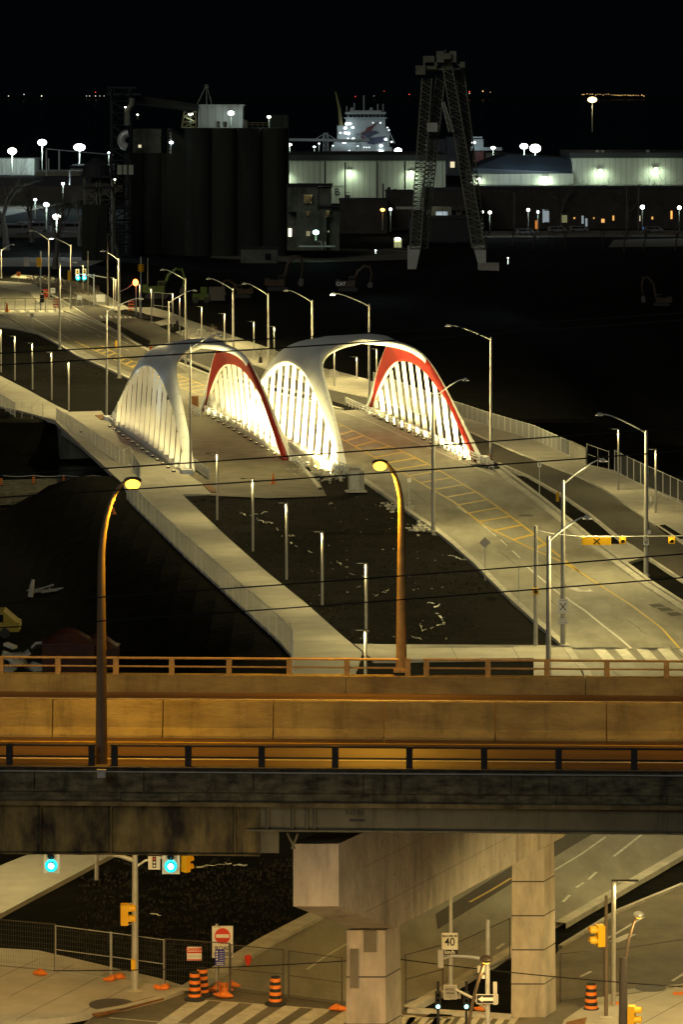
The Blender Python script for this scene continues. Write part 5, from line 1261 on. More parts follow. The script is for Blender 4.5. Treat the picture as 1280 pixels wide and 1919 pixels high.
# skips and debris behind the highway rail
def container(label, c, d, rz, m='cont'):
    t = thing('container', label, 'container', c, rz, 'containers on the low site'); L_, w_, h_ = d
    MB().bx(-L_/2,L_/2,-w_/2,w_/2,0,h_).build('body', M[m], t)
    r_ = MB()
    for k in range(int(L_/.3)): r_.bx(-L_/2+.3*k+.05,-L_/2+.3*k+.15,-w_/2-.05,-w_/2,.1,h_-.15)
    r_.build('corrugation', M[m], t); MB().bx(-L_/2-.05,L_/2+.05,-w_/2-.07,w_/2+.05,h_-.12,h_+.02).build('top_rim', M[m], t)
    dd = MB(); random.seed(4)
    n_ = 12
    for i in range(n_):
        for j in range(4):
            def zz(i_, j_): return h_+.02+.85*math.sin(math.pi*i_/n_)*math.sin(math.pi*j_/4)
            x0, x1 = -L_/2+L_*i/n_, -L_/2+L_*(i+1)/n_; y0, y1 = -w_/2+w_*j/4, -w_/2+w_*(j+1)/4
            dd.quad((x0,y0,zz(i,j)),(x1,y0,zz(i+1,j)),(x1,y1,zz(i+1,j+1)),(x0,y1,zz(i,j+1)))
    dd.build('cover', M[m], t, True); return t
container('larger rust red container with a domed cover behind the highway rail', W(110,1262,-4.2)+Vector((.6,1,0)), (3.4,2.4,2.0), .02)
container('smaller rust red container partly behind the tall lamp pole', W(192,1262,-4.2)+Vector((-.3,1.4,0)), (2.5,2.2,1.6), -.03)
t = thing('rubble_heap', 'grey slabs of rubble heaped beside the red container', 'rubble heap', W(60,1258,-4.2)); random.seed(8)
m = MB()
for k in range(14): m.box((random.uniform(-1.8,1.8),random.uniform(-1,1),random.uniform(.2,1.8)), (random.uniform(.5,1.6),random.uniform(.4,1),.18), random.uniform(0,3), random.uniform(-.8,.8))
m.build('slabs', M['kerb'], t)
m = MB(); random.seed(12)
for k in range(9):
    a = random.uniform(-.6,.6); L_ = random.uniform(.7,1.7); m.tube([(random.uniform(-1,1),random.uniform(-1,1),.2),(random.uniform(-1,1)+L_*math.cos(a),random.uniform(-1,1),.2+abs(math.sin(a))*L_*.6)], random.uniform(.03,.08), 6)
t = tag(m.build('driftwood_pile', M['pole'], loc=W(85,1112,-4.2)), 'pale pile of bare logs glinting on the dark low ground', 'log pile')
t = tag(MB().tube([(0,0,0),(.1,0,.7),(.2,.1,1.3)], [.22,.2,.12], 9).tube([(.1,0,.6),(-.3,0,.45)], [.07,.04], 6).build('tree_stump', M['pole'], smooth=True, loc=W(57,1118,-4.2)), 'upright pale stump beside the log pile', 'tree stump')
# ------------------------------------------------------------------ trees
def bare_tree(label, p, h, seed, m='bark', depth=6, spread=.5, grp='bare winter trees', rt=None, name='bare_tree', lean=0):
    rnd = random.Random(seed); t = thing(name, label, 'tree' if h > 4 else 'sapling', p, 0, grp); tr = MB(); cr = MB()
    rt = rt or h*.022
    def br(a, d, L_, r, k):
        b_ = a; n_ = 3; pts = [a]; rr = [r]
        for i in range(n_):
            d2_ = (d+Vector((rnd.uniform(-1,1),rnd.uniform(-1,1),rnd.uniform(-.3,.5)))*.16).normalized(); b_ = b_+d2_*(L_/n_); pts.append(b_); rr.append(r*(1-.35*(i+1)/n_)); d = d2_
        (tr if k == 0 else cr).tube(pts, rr, 6 if k < 2 else 3, cap=False)
        if k >= depth or r < .002*h/10: return
        for q in range(rnd.choice((2,3,3)) if k else 4):
            ax = Vector((rnd.uniform(-1,1),rnd.uniform(-1,1),rnd.uniform(-.2,.4))).normalized()
            nd = (d+ax*spread*rnd.uniform(.7,1.5)).normalized(); br(pts[-1] if q else pts[-1], nd, L_*rnd.uniform(.62,.82), rr[-1]*rnd.uniform(.55,.8), k+1)
            if k and rnd.random() < .4: br(pts[2], (d+ax.orthogonal()*spread*1.2).normalized(), L_*.5, rr[2]*.5, k+2)
    br(Vector((0,0,0)), Vector((lean,0,1)).normalized(), h*.27, rt, 0)
    tr.build('trunk', M[m], t, True); cr.build('crown', M[m], t); return t
bt = bare_tree
bt('big bare tree at the frame edge against the port lamps', W(12,470), 26, 3, 'farbark', depth=6, rt=.85)
bt('bare tree with its trunk behind the yellow-headed far pole', W(103,505), 21, 5, 'farbark', depth=6, rt=.7)
bt('bare tree between the port yard and the dark tower', W(150,462), 19, 8, 'farbark', depth=6, rt=.6)
bt('thin bare tree behind the glowing white lamp pair', W(60,455), 19, 21, 'farbark', depth=6, rt=.6)
for px, Yy, ty, sd, lb in ((1125,905,296,31,'bare tree in front of the middle glow on the pale warehouse'),(1230,905,292,32,'bare tree in front of the glow at the frame edge'),(1052,900,322,33,'leaning bare tree between two warehouse glows'),(985,905,332,34,'low bushy bare tree left of the warehouse glow'),(1175,900,330,35,'small rounded bare tree between two tall bare trees'),(860,880,330,36,'bare tree between the crane legs and the brick roof'),(945,902,338,41,'low bare tree beside the crane leg on the brick roofline')):
    top = H-(ty-HY)*Yy/F; bt(lb, ((px-640)*Yy/F, Yy, 0), top*1.02, sd, 'farbark', depth=5, spread=.6, rt=.42)
for i, (px, py, ty) in enumerate(((1130,470,400),(1170,474,395),(1205,470,385),(1000,468,400),(960,460,405),(1060,466,410),(1265,470,380),(1035,470,415),(910,462,400))):
    p = W(px, py); bt(('scrubby bare tree on the dark bank, %s' % ('under the far lamp with the blue screen','left of the far round lamp','tallest under the far round lamp','below the white-framed window','next to the crane leg base','below the cool lit window','nearest the frame edge','right of the orange doorway','behind the right crane foot')[i]), p, (H-(ty-HY)*p.y/F), 50+i, depth=4)
for px, by, ty, lb in ((404,650,592,'sapling beside the fourth boulevard lamp'),(418,655,603,'sapling just right of its neighbour on the boulevard'),(488,682,632,'sapling between two light columns behind the arches'),(522,693,627,'twiggy sapling close to the light column between the arches'),(320,618,584,'sapling in the second tree pit'),(332,612,590,'sapling behind the second tree pit')):
    p = W(px, by); t = bt(lb, p, max(2.5, (H-(ty-HY)*p.y/F)), int(px), 'bark2', 4, .8, 'young street trees', rt=.05, name='sapling')
    MB().lathe((0,0,0), ((.28,0),(.22,.7),(.07,.9)), 10).build('watering_bag', M['black'], t)
def shrub(label, px, py, r, hgt, sd):
    rnd = random.Random(sd); p = W(px, py, .0); t = thing('dry_shrub', label, 'shrub', p, 0, 'dry shrubs at the far junction'); m = MB(); st = MB()
    for k in range(900):
        a = rnd.uniform(0, 6.28); q = rnd.random()**.5; x_, y_ = r*q*math.cos(a), r*.5*q*math.sin(a); z_ = rnd.uniform(.1, hgt)*(1-.4*q*q); s_ = rnd.uniform(.06,.18)
        m.quad((x_,y_,z_),(x_+rnd.uniform(-s_,s_),y_+rnd.uniform(-s_,s_),z_+s_),(x_+rnd.uniform(-s_,s_),y_-s_,z_+s_*rnd.random()))
    for k in range(10): a = rnd.uniform(-1,1); st.tube([(a*r*.5,0,0),(a*r,rnd.uniform(-.4,.4),hgt*.9)], .03, 4)
    m.build('foliage', M['hay'], t); st.build('stems', M['bark2'], t)
for px, py, r_, h_, lb in ((70,530,2.2,1.6,'dry brown shrub nearest the frame edge on the far island'),(95,538,2.6,1.9,'dry brown shrub behind the tall junction lamp'),(118,543,2.4,1.7,'dry brown shrub between the two junction lamps'),(142,550,2.5,2.4,'tall dry shrub under the cyan lights'),(165,554,2.0,1.9,'dry shrub right of the cyan lights')): shrub(lb, px, py, r_, h_, px)
# ------------------------------------------------------------------ industrial far field
def bxw(m, x0, x1, y0, y1, Y, dep): # box given by picture rows/columns at depth Y
    a, c = D(x0, y1, Y), D(x1, y0, Y); return m.bx(a.x, c.x, Y, Y+dep, max(a.z, -.1), c.z)
Ys = 748.0
el = thing('grain_elevator', 'huge dark concrete silo block with small rooftop houses', 'silo building', (0,0,0), kind='thing')
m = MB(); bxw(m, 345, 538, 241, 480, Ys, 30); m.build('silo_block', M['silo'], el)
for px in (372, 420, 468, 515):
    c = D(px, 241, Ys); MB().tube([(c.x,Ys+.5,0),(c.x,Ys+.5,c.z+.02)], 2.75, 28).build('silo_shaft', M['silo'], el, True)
m = MB(); a = D(313, 241, Ys+4); 
q = [D(313,480,Ys+2), D(385,480,Ys+2), D(385,288,Ys+2), D(345,262,Ys+2), D(313,241,Ys+2)]
m.quad(*[tuple(v) for v in q]); m.quad(*[(v.x,v.y+20,v.z) for v in q[::-1]])
for a, c in zip(q, q[1:]+q[:1]): m.quad(tuple(a),(a.x,a.y+20,a.z),(c.x,c.y+20,c.z),tuple(c))
m.build('sloped_wing', M['silo'], el)
for x0, x1, y0, y1 in ((232,330,288,480),): m = MB(); bxw(m, x0, x1, y0, y1, Ys+6, 25); m.build('lower_block', M['silo'], el)
for px in (252, 287, 318): c = D(px, 289, Ys+5); MB().tube([(c.x,Ys+6.4,0),(c.x,Ys+6.4,c.z+.05)], 2.1, 24).build('silo_shaft', M['silo'], el, True)
m = MB(); bxw(m, 249, 302, 243, 288, Ys+8, 14); m.build('upper_house', M['oldwall'], el)
m = MB(); bxw(m, 371, 455, 200, 241, Ys+6, 12); bxw(m, 365, 458, 197, 200, Ys+5.8, 13); m.build('rooftop_house', M['shed'], el)
m = MB(); bxw(m, 532, 540, 217, 241, Ys+8, 10); bxw(m, 505, 532, 217, 241, Ys+9, 8); m.build('rooftop_house', M['silo'], el)
# conveyor gallery, head frame, ducts, railings
m = MB(); m.tube([D(245,187,Ys+6), D(310,196,Ys+6), D(372,205,Ys+6)], 1.0, 6); m.build('conveyor_gallery', M['silo'], el)
def lattice(m, A, B_, wa, wb, n=12, r=.12, dx=Vector((1,0,0)), dy=Vector((0,1,0)), rc=None):
    A, B_ = Vector(A), Vector(B_); rc = rc or r*1.5
    cs = [(-1,-1),(1,-1),(1,1),(-1,1)]
    def P(t, k):
        w_ = lerp(wa, wb, t)/2; q_ = lerp(A, B_, t); return q_+dx*(cs[k][0]*w_)+dy*(cs[k][1]*w_)
    for k in range(4): m.tube([P(0,k),P(1,k)], rc, 4)
    for i in range(n):
        for k in range(4):
            a, b_ = (k, (k+1)%4) if i % 2 else ((k+1)%4, k)
            m.tube([P(i/n,a), P((i+1)/n,b_)], r, 3, cap=False); m.tube([P(i/n,k), P(i/n,(k+1)%4)], r, 3, cap=False)
hf = thing('process_tower', 'dark lattice tower with ducts rising left of the silo block', 'tower', D(228,480,Ys+3))
hf.location.z = 0; o = Vector(hf.location)
m = MB(); lattice(m, D(228,480,Ys+3)-o, D(226,168,Ys+3)-o, 4.2, 4.0, 14, .13); m.build('tower_frame', M['roof'], hf)
m = MB(); a = D(200,180,Ys+3)-o; c = D(262,160,Ys+3)-o; m.bx(a.x,c.x,-1.5,2.5,a.z,a.z+.5); m.bx(a.x+.5,c.x-1.0,-1,2,c.z-.8,c.z-.4); lattice(m, D(208,180,Ys+3)-o, D(208,162,Ys+3)-o, 1.2,1.2,2,.08); m.build('head_platform', M['roof'], hf)
m = MB(); m.tube([D(247,185,Ys)-o, D(247,196,Ys)-o, D(238,208,Ys)-o, D(238,236,Ys)-o], .6, 10); m.build('duct', M['crane'], hf, True)
m = MB(); pts = [D(240+13*math.cos(a), 264+13*math.sin(a), Ys-2)-o for a in [math.pi*(.55+k*.12) for k in range(9)]]; m.tube(pts, .85, 10); m.build('bent_duct', M['galv'], hf, True)
m = MB(); m.tube([D(212,480,Ys-2)-o, D(211,330,Ys-2)-o], .35, 8); m.tube([D(221,500,Ys-4)-o, D(221,470,Ys-4)-o, D(214,455,Ys-4)-o, D(213,370,Ys-4)-o], .4, 8); m.build('pipe', M['crane'], hf, True)
m = MB(); 
for x0, x1 in ((220,229),(231,238),(241,250)): q_ = [D(x0,310,Ys-1)-o, D(x1,311,Ys-1)-o]; bx = D(x0,328,Ys-1)-o; m.bx(q_[0].x,q_[1].x,-4.2,-4.0,bx.z,q_[0].z)
m.build('pale_panel', M['shed'], hf)
lt = thing('loading_tower', 'dark low loading tower with platforms at the port yard', 'tower', D(180,462,Ys-20)); lt.location.z = 0; o2 = Vector(lt.location)
m = MB(); a = D(158,340,Ys-20)-o2; c = D(212,330,Ys-20)-o2
m.bx(a.x,c.x,-3,3,c.z-.4,c.z); m.bx(a.x,c.x,-3,3,c.z-2.6,c.z-2.3); m.build('platform', M['roof'], lt)
m = MB(); lattice(m, D(170,462,Ys-20)-o2, D(170,332,Ys-20)-o2, 2.6, 2.6, 6, .10); lattice(m, D(200,462,Ys-20)-o2, D(200,332,Ys-20)-o2, 2.6, 2.6, 6, .10); m.build('frame', M['crane'], lt)
m = MB(); m.bx(-2.8,2.5,-2,2,0,11.5); m.build('bin', M['silo'], lt)
m = MB(); m.lathe((0,0,c.z), ((2.9,0),(2.6,2.2),(.6,3.6)), 16); m.build('hopper', M['roof'], lt)
m = MB()
for k in range(3): m.tube([D(395-30+34*k if k < 2 else 387,205,Ys+6), D(387,160,Ys+6)], .12, 4)
m.ell(tuple(D(387,163,Ys+6)), (.5,.5,.5)); m.build('rooftop_mast', M['crane'], el)
m = MB()
for k in range(5): q0 = D(463+10*k, 240, Ys-1); m.tube([q0, q0+Vector((0,0,1.1))], .06, 4)
m.tube([D(463,231,Ys-1), D(506,231,Ys-1)], .07, 4); m.tube([D(463,235,Ys-1), D(506,235,Ys-1)], .05, 4); m.build('roof_railing', M['mutedyel'], el)
m = MB(); lattice(m, D(354,240,Ys-.5), D(356,209,Ys-.5), 3.0, 2.4, 3, .10); m.build('hoist_frame', M['mutedyel'], el)
m = MB(); m.tube([D(458,240,Ys-.5),D(459,226,Ys-.5)], .5, 8); m.tube([D(409,240,Ys),D(409,228,Ys)], .4, 8); m.tube([D(422,240,Ys),D(422,229,Ys)], .4, 8); m.build('roof_vent', M['crane'], el)
m = MB()
for k in range(7): bx_ = D(319,250+k*6,Ys-1); m.box(tuple(bx_), (.5,.3,.12))
m.tube([D(320,290,Ys-1), D(320,250,Ys-1)], .06, 4); m.build('ladder', M['galv'], el)
m = MB()
a = D(262,275,Ys+7.9); m.box(tuple(a), (.6,.05,.6)); m.build('lit_window', E['win'], el)
# lamps of the industrial site
def glow(label, px, py, Y, r_px, e='cool', en=0, pole=None, to=None, col=COOL, cat='floodlight', flat=.7, ang=160, grp='bright white yard floodlights', rp=.16):
    c = D(px, py, Y); r_ = r_px*Y/F
    base = Vector((c.x, Y, D(px, pole, Y).z if pole else c.z-1.0))
    t = thing('floodlight_mast' if pole else 'floodlight', label, cat, base, 0, grp); dz = c.z-base.z
    if pole: MB().tube([(0,0,0),(0,0,dz)], rp, 6).build('pole', M['crane'], t)
    else: MB().tube([(0,0,0),(0,.1,dz)], .07, 5).build('bracket', M['galv'], t)
    MB().ell((0,.2,dz+r_*.15), (r_*.45,r_*.4,r_*flat*.5)).build('housing', M['crane'], t, True)
    MB().ell((0,-.1,dz), (r_,r_*.6,r_*flat)).build('lens', E[e], t, True)
    if en:
        en = en*.14
        lamp('POINT' if to is None else 'SPOT', 'light', c+Vector((0,-.7-r_,-.4-r_)), en, col, t, to, ang, .6, .4)
    return t
glow('dazzling warm-white floodlight nearest the frame edge in the port yard', 23, 284, 1050, 8.5, 'warmw', 60000, 330)
glow('dazzling cool floodlight on the second yard mast from the frame edge', 79, 268, 1080, 8.5, 'cool', 70000, 330)
glow('widest cool floodlight of the port yard masts', 149, 277, 1060, 11, 'cool', 70000, 345, flat=.6)
glow('slim mast with a small cool light beside the dark process tower', 204, 287, 900, 2, 'cool', 3000, 312)
glow('small bluish lamp lower among the bare trees', 66, 375, 800, 3.2, 'cool', 3000, 410)
glow('bright bluish lamp in the branches, upper of two', 87, 384, 780, 5.6, 'cool', 9000, 430)
glow('bright warm-white lamp in the branches, lower of two', 106, 407, 760, 7.5, 'warmw', 12000, 440)
glow('small white lamp left of the pale stub pole in the yard', 118, 345, 900, 3.2, 'cool', 5000, 380)
glow('lone white lamp on the ladder of the silo wing', 321, 268, Ys-3, 3.8, 'cool', 260)
glow('brilliant white floodlight on the silo rooftop house', 433, 213, Ys+3, 6.0, 'cool', 2500, 240)
glow('white lamp at the end of the silo roof railing', 504, 220, Ys+1, 3.5, 'warmw', 900, 240)
glow('greenish-white lamp glowing on the old plaster building', 592, 436, 720, 6.0, 'green', 1500, 452, col=(.5,1,.8))
glow('tiny yellow-green lamp beside the process tower', 215, 337, Ys-4, 2.0, 'warmw', 150, col=(.8,1,.3))
glow('tiny lamp on the head duct of the tower, upper', 235, 202, Ys-1, 1.7, 'warmw', 0); glow('tiny lamp on the head duct of the tower, lower', 258, 216, Ys-1, 1.8, 'warmw', 0)
glow('glowing work lamp inside the rooftop hoist frame', 357, 215, Ys+1.5, 5.0, 'warmw', 900, 240, flat=.4)
glow('bright pole lamp right of the silo block by the ship', 543, 272, 1150, 4, 'warmw', 5000, 296, flat=.6)
glow('pole lamp with a flat head left of the loading bridge mast', 470, 0, 1150, 3, 'warmw', 0, 296) if False else None
glow('pair-mate pole lamp nearer the loading bridge', 589, 276, 1180, 2.6, 'cool', 1500, 296, flat=.5)
glow('pole lamp close to the loading bridge mast', 598, 270, 1180, 1.8, 'cool', 500, 296, flat=.5)
glow('dazzling white floodlight left of the crane at the quay', 746, 283, 1250, 7, 'cool', 15000, 297)
glow('quay lamp right of the crane beside the second ship', 924, 278, 1200, 4.5, 'warmw', 8000, 297, flat=.6)
glow('dazzling bluish floodlight above the slate roof', 982, 275, 1000, 7.5, 'cool', 22000, 292)
glow('dazzling white twin floodlight above the slate roof', 1003, 279, 1000, 10.5, 'warmw', 25000, 292, flat=.75)
glow('lone tall mast with an amber-white lamp under the far shore lights', 1110, 188, 1100, 9, 'mast', 9000, 248, flat=.6, col=(1,.85,.55))
glow('small orange street light before the brick gable', 717, 394, 860, 4.2, 'amber', 500, 432, col=(1,.5,.1), grp='small far street lights')
for px, py, r_, lb, e in ((732,393,2.8,'small white light just right of the orange one','cool'),(918,399,3.2,'white street light close right of the crane leg','warmw'),(904,398,2.6,'yellowish street light half hidden by the crane leg','warmw'),(990,394,3.0,'street light left of the orange doorway','warmw'),(1008,398,2.4,'street light right above the orange doorway','cool'),(1204,389,4.2,'round cool street light over the parked cars','cool'),(1273,390,3.8,'round street light at the frame edge of the far street','warmw')):
    glow(lb, px, py, 850, r_, e, 1300, 436, flat=.9, grp='small far street lights', rp=.12)
# old plaster building and neighbours
Yb = 735.0
ob = thing('plaster_building', 'old stained plaster building with dark square windows next to the silos', 'building', (0,0,0), kind='thing')
m = MB(); bxw(m, 556, 612, 398, 470, Yb, 14); bxw(m, 612, 636, 390, 470, Yb+2, 12); m.build('lower_wall', M['oldwall'], ob)
m = MB(); bxw(m, 538, 596, 349, 398, Yb+.5, 13); bxw(m, 596, 621, 354, 398, Yb+1, 13); bxw(m, 538, 556, 398, 470, Yb+3, 9); m.build('upper_wall', M['oldwall'], ob)
m = MB(); bxw(m, 536, 623, 347.5, 350, Yb+.2, 14); bxw(m, 594, 638, 386, 389, Yb+.2, 14); m.build('roof_edge', M['roof'], ob)
for x0, x1, y0, y1 in ((569,585,366,382),(573,581,396,408),(610,618,396,408)): m = MB(); bxw(m, x0, x1, y0, y1, Yb-.12, .1); m.build('window', M['glass'], ob)
m = MB(); bxw(m, 540.5, 546.5, 429, 444, Yb+2.85, .1); m.build('lit_window', E['winhot'], ob)
m = MB(); bxw(m, 574, 581, 434, 443, Yb-.1, .08); bxw(m, 614, 617, 433, 436, Yb-.1, .08); m.build('dim_window', E['win'] if 0 else emat('dim_window', (1,.85,.5), .12), ob)
lk = thing('loading_dock', 'low loading dock with bent pipe railings under the greenish lamp', 'loading dock', D(590,462,Yb-6)); o3 = Vector(lk.location); o3.z = 0; lk.location.z = 0
m = MB(); a = D(560,463,Yb-6)-o3; c = D(628,461,Yb-6)-o3; m.bx(a.x,c.x,-1,1.5,c.z-.25,c.z); m.build('platform', M['galv'], lk)
m = MB(); m.tube([D(596,453,Yb-6)-o3, D(602,453,Yb-6)-o3, D(604,468,Yb-6)-o3], .08, 5); m.tube([D(609,453,Yb-6)-o3, D(611,466,Yb-6)-o3], .08, 5); m.build('railing', M['sign'], lk)
hut = thing('low_hut', 'low pale hut with one dark window in front of the silos', 'hut', W(486,494)); Yh = hut.location.y; o3 = Vector(hut.location)
m = MB(); a = D(451,494,Yh)-o3; c = D(521,467,Yh)-o3; m.bx(a.x,c.x,0,6,0,c.z); m.build('wall', M['oldwall'], hut)
m = MB(); m.bx(a.x-.2,c.x+.2,-.2,6.2,c.z,c.z+.25); m.build('roof', M['roof'], hut); q0, q1 = D(497,488,Yh)-o3, D(508,476,Yh)-o3; MB().bx(q0.x,q1.x,-.06,-.01,q0.z,q1.z).build('window', M['glass'], hut)
yard = MB(); yard.prism(XY([(395,470),(640,466),(770,470),(765,487),(600,492),(520,492),(450,487),(395,484)]), 0, .0, side=False); struct(yard.build('yard_pavement', M['asphalt2']))
yard = MB(); yard.prism(XY([(-40,484),(170,483),(200,487),(165,500),(-40,500)]), 0, .0, side=False); struct(yard.build('yard_pavement', M['walk']))
yard = MB(); yard.prism(XY([(900,434),(1300,432),(1300,444),(900,446)]), 0, .02, side=False); struct(yard.build('far_street', M['asphalt2']))
yard = MB(); yard.prism(XY([(1150,450),(1300,447),(1300,462),(1140,464)]), 0, .0, side=False); struct(yard.build('yard_pavement', M['asphalt2']))
yard = MB(); yard.prism(XY([(-60,340),(230,345),(230,360),(-60,420)]), 0, .0, side=False); struct(yard.build('yard_pavement', M['asphalt2']))
yard = MB(); yard.prism(XY([(-60,424),(150,424),(150,446),(-60,446)]), 0, .02, side=False); struct(yard.build('yard_pavement', M['asphalt2']))
# warehouses
Yw = 1010.0
wh = thing('warehouse', 'long pale metal warehouse with a large black letter B and wall lights, behind the crane', 'warehouse', (0,0,0), kind='thing')
m = MB(); bxw(m, 520, 835, 302, 395, Yw, 60); m.build('wall', M['shed'], wh)
m = MB(); bxw(m, 515, 838, 291, 302, Yw-.6, 61); m.build('roof', M['roof'], wh)
m = MB()
for px in (600,711,790):
    m = MB(); q0 = D(px,330,Yw-.1); m.bx(q0.x-.06,q0.x+.06,Yw-.08,Yw-.01,2,14.8); m.build('wall_seam', M['crane'], wh)
m = MB(); bxw(m, 601, 645, 349, 350, Yw-.2, .15); m.build('canopy', M['crane'], wh)
m = MB(); bxw(m, 648, 656, 361, 376, Yw-.2, .15); m.build('door', M['roof'], wh); m = MB(); bxw(m, 687-40, 657, 362, 366, Yw-.35, .1); m.build('door_window', M['shed'], wh)
text('B', 'wall_letter', M['signblk'], 2.9, wh, tuple(D(632,361,Yw-.08)), bold=.03)
def wall_light(par, px, py, Y, en, r_=2.6, col=GRN):
    en = en*.16
    c = D(px, py, Y-.9); MB().box((c.x,c.y+.1,c.z+.5), (1.4,1.0,.3)).build('wall_light', M['crane'], par); MB().ell(tuple(c), (r_*Y/F,.3,r_*.8*Y/F)).build('wall_light_lens', E['warmw'], par, True)
    lamp('SPOT','light', c+Vector((0,-1.3,.0)), en, col, par, c+Vector((0,2.0,-3.4)), 150, .9, .4); lamp('POINT','light', c+Vector((0,-3.5,-1)), en*.45, col, par, r=.8)
for px, py in ((534,330),(655,322),(771,324)): wall_light(wh, px, py, Yw, 9000)
wh2 = thing('warehouse', 'pale warehouse with the higher wall and bare trees before its lights, reaching the frame edge', 'warehouse', (0,0,0), kind='thing')
m = MB(); bxw(m, 884, 1075, 326, 395, Yw, 50); m.build('lower_wall', M['shed'], wh2); m = MB(); bxw(m, 1073, 1420, 297, 395, Yw+.6, 50); m.build('high_wall', M['shed'], wh2)
m = MB(); q = [D(886,326,Yw-.5), D(1073,324,Yw-.5), D(1072,299,Yw+8), D(952,290,Yw+8), D(886,316,Yw-.4)]
m.quad(*[tuple(v) for v in q]); m.quad(*[(v.x,v.y+40,v.z) for v in q[::-1]])
for a, c in zip(q, q[1:]+q[:1]): m.quad(tuple(a),(a.x,a.y+40,a.z),(c.x,c.y+40,c.z),tuple(c))
m.build('slate_roof', M['roofblu'], wh2)
m = MB(); bxw(m, 1070, 1425, 287, 297, Yw+.3, 51); m.build('roof', M['roof'], wh2)
m = MB(); bxw(m, 950, 1000, 291, 315, Yw+12, 20); m.build('blue_clerestory', M['roofblu'], wh2)
m = MB()
for px in (1118,1127,1212): bxw(m, px, px+5, 282, 287, Yw+4, 2)
m.build('roof_vent', M['shed'], wh2)
for px, py, e_ in ((897,337,6000),(1022,334,13000),(1125,321,13000),(1229,318,13000)): wall_light(wh2, px, py, Yw, e_, 3.4)
# yard building of the port at the frame edge
pb = thing('yard_shed', 'pale yard shed behind the bare trees at the frame edge', 'shed', (0,0,0), kind='thing'); m = MB(); bxw(m, -40, 64, 298, 330, 1090, 20); m.build('wall', M['shed'], pb); m = MB(); bxw(m, -40, 66, 330, 334, 1080, 30); m.build('roof', M['roof'], pb)
pb = thing('yard_shed', 'long low pale shed below the widest yard floodlight', 'shed', (0,0,0), kind='thing'); m = MB(); bxw(m, 132, 206, 314, 330, 1000, 20); m.build('wall', M['shed'], pb); m = MB(); bxw(m, 130, 208, 311, 314, 999, 22); m.build('roof', M['roof'], pb)
pb = thing('yard_shed', 'dark long shed across the middle of the port yard', 'shed', (0,0,0), kind='thing'); m = MB(); bxw(m, -40, 160, 334, 350, 930, 20); m.build('wall', M['roof'], pb); m = MB(); bxw(m, 66, 150, 322, 334, 960, 20); m.build('upper_wall', M['crane'], pb)
for px, ty, by, Y, lb in ((87,283,345,960,'utility pole with crossarm among the yard masts'),(111,283,330,980,'plain tall pole between the yard masts'),(91,298,330,980,'short thick pole beside the crossarm pole'),(131,320,348,900,'short white stub pole in the port yard'),(530-400+8,318,330,1000,'thin antenna pole on the long low shed')):
    A, B_ = D(px,by,Y), D(px,ty,Y); tag(MB().tube([(0,0,0),B_-A], .22, 6).build('pole', M['galv'], loc=A), lb, 'pole')
A, B_ = D(87,280,960), D(212,291,800); tag(MB().tube([(0,0,0),B_-A], .14, 4).build('overhead_wire', M['galv'], loc=A), 'pale lit wire from the yard mast to the dark tower', 'overhead wire')
# dark brick blocks in front of the warehouses
Yk = 900.0
def brick(label, x0, x1, y0, y1, Y, dep=20, m_='brick', gable=None, wins=(), dark=True):
    t = thing('brick_building', label, 'brick building', (0,0,0), kind='thing'); m = MB(); bxw(m, x0, x1, y0, y1, Y, dep); m.build('wall', M[m_], t)
    m = MB(); bxw(m, x0-1, x1+1, y0-2, y0, Y-.2, dep+.4); m.build('roof_edge', M['roof'], t)
    for (a, c, d_, e_, k) in wins: m = MB(); bxw(m, a, c, d_, e_, Y-.12, .1); m.build('window', E[k] if k in E else M[k], t)
    return t
tb = brick('long dark brick building across the picture below the right warehouse', 888, 1420, 354, 440, Yk, wins=((1200-4,1200,405,415,'win'),))
dimw = emat('faint_window', (.75,.9,1), .18); amb = emat('amber_window', (1,.5,.12), .9)
for a, c, d_, e_, mm in ((1017,1020,393,418,'shed'),(1027,1030,393,418,'shed'),(1017,1030,393,396,'shed'),(1017,1030,405,407,'shed')):
    m = MB(); bxw(m, a, c, d_, e_, Yk-.2, .1); m.build('window_frame', emat('framed_window', (.6,.75,.85), .22) if a == 1017 and d_ == 393 and c == 1020 else M['shed'], tb)
for a, c, d_, e_, mt in ((1018,1029,396,417,dimw),(1090,1094,405,420,dimw),(1097,1101,410,425,dimw),(1053,1063,404,418,emat('olive_window', (.8,.8,.4), .08)),(1075,1078,408,411,amb),(1112,1114,408,411,amb),(1148,1151,405,414,amb),(1221,1224,407,412,amb),(1257,1260,396,411,emat('tall_amber_window', (1,.45,.1), 1.6)),(1003,1009,414,438,emat('orange_doorway', (1,.32,.05), .5)),(1127,1133,411,418,emat('small_orange_gable', (1,.5,.15), .9)),(1205,1220,427,437,E['blue'])):
    m = MB(); bxw(m, a, c, d_, e_, Yk-.25, .1); m.build('lit_window', mt, tb)
bg_ = brick('dark brick house with chimneys and a stepped gable left of the crane', 724, 775, 362, 430, 880, wins=())
m = MB(); bxw(m, 726, 732, 352, 362, 880, 2); bxw(m, 738, 743, 355, 362, 880, 2); m.build('chimney', M['brick'], bg_)
m = MB(); bxw(m, 742, 775, 388, 393, 879.8, .2); m.build('pale_eave', M['shed'], bg_)
brick('dark low brick hall between the silos and the crane', 636, 726, 378, 470, 870)
g2 = brick('dark hall with a lit white roller door between the crane legs', 796, 892, 358, 395, 880); m = MB(); bxw(m, 818, 838, 397, 412, 861, .1); bxw(m, 798, 845, 388, 412, 861.2, .6); 
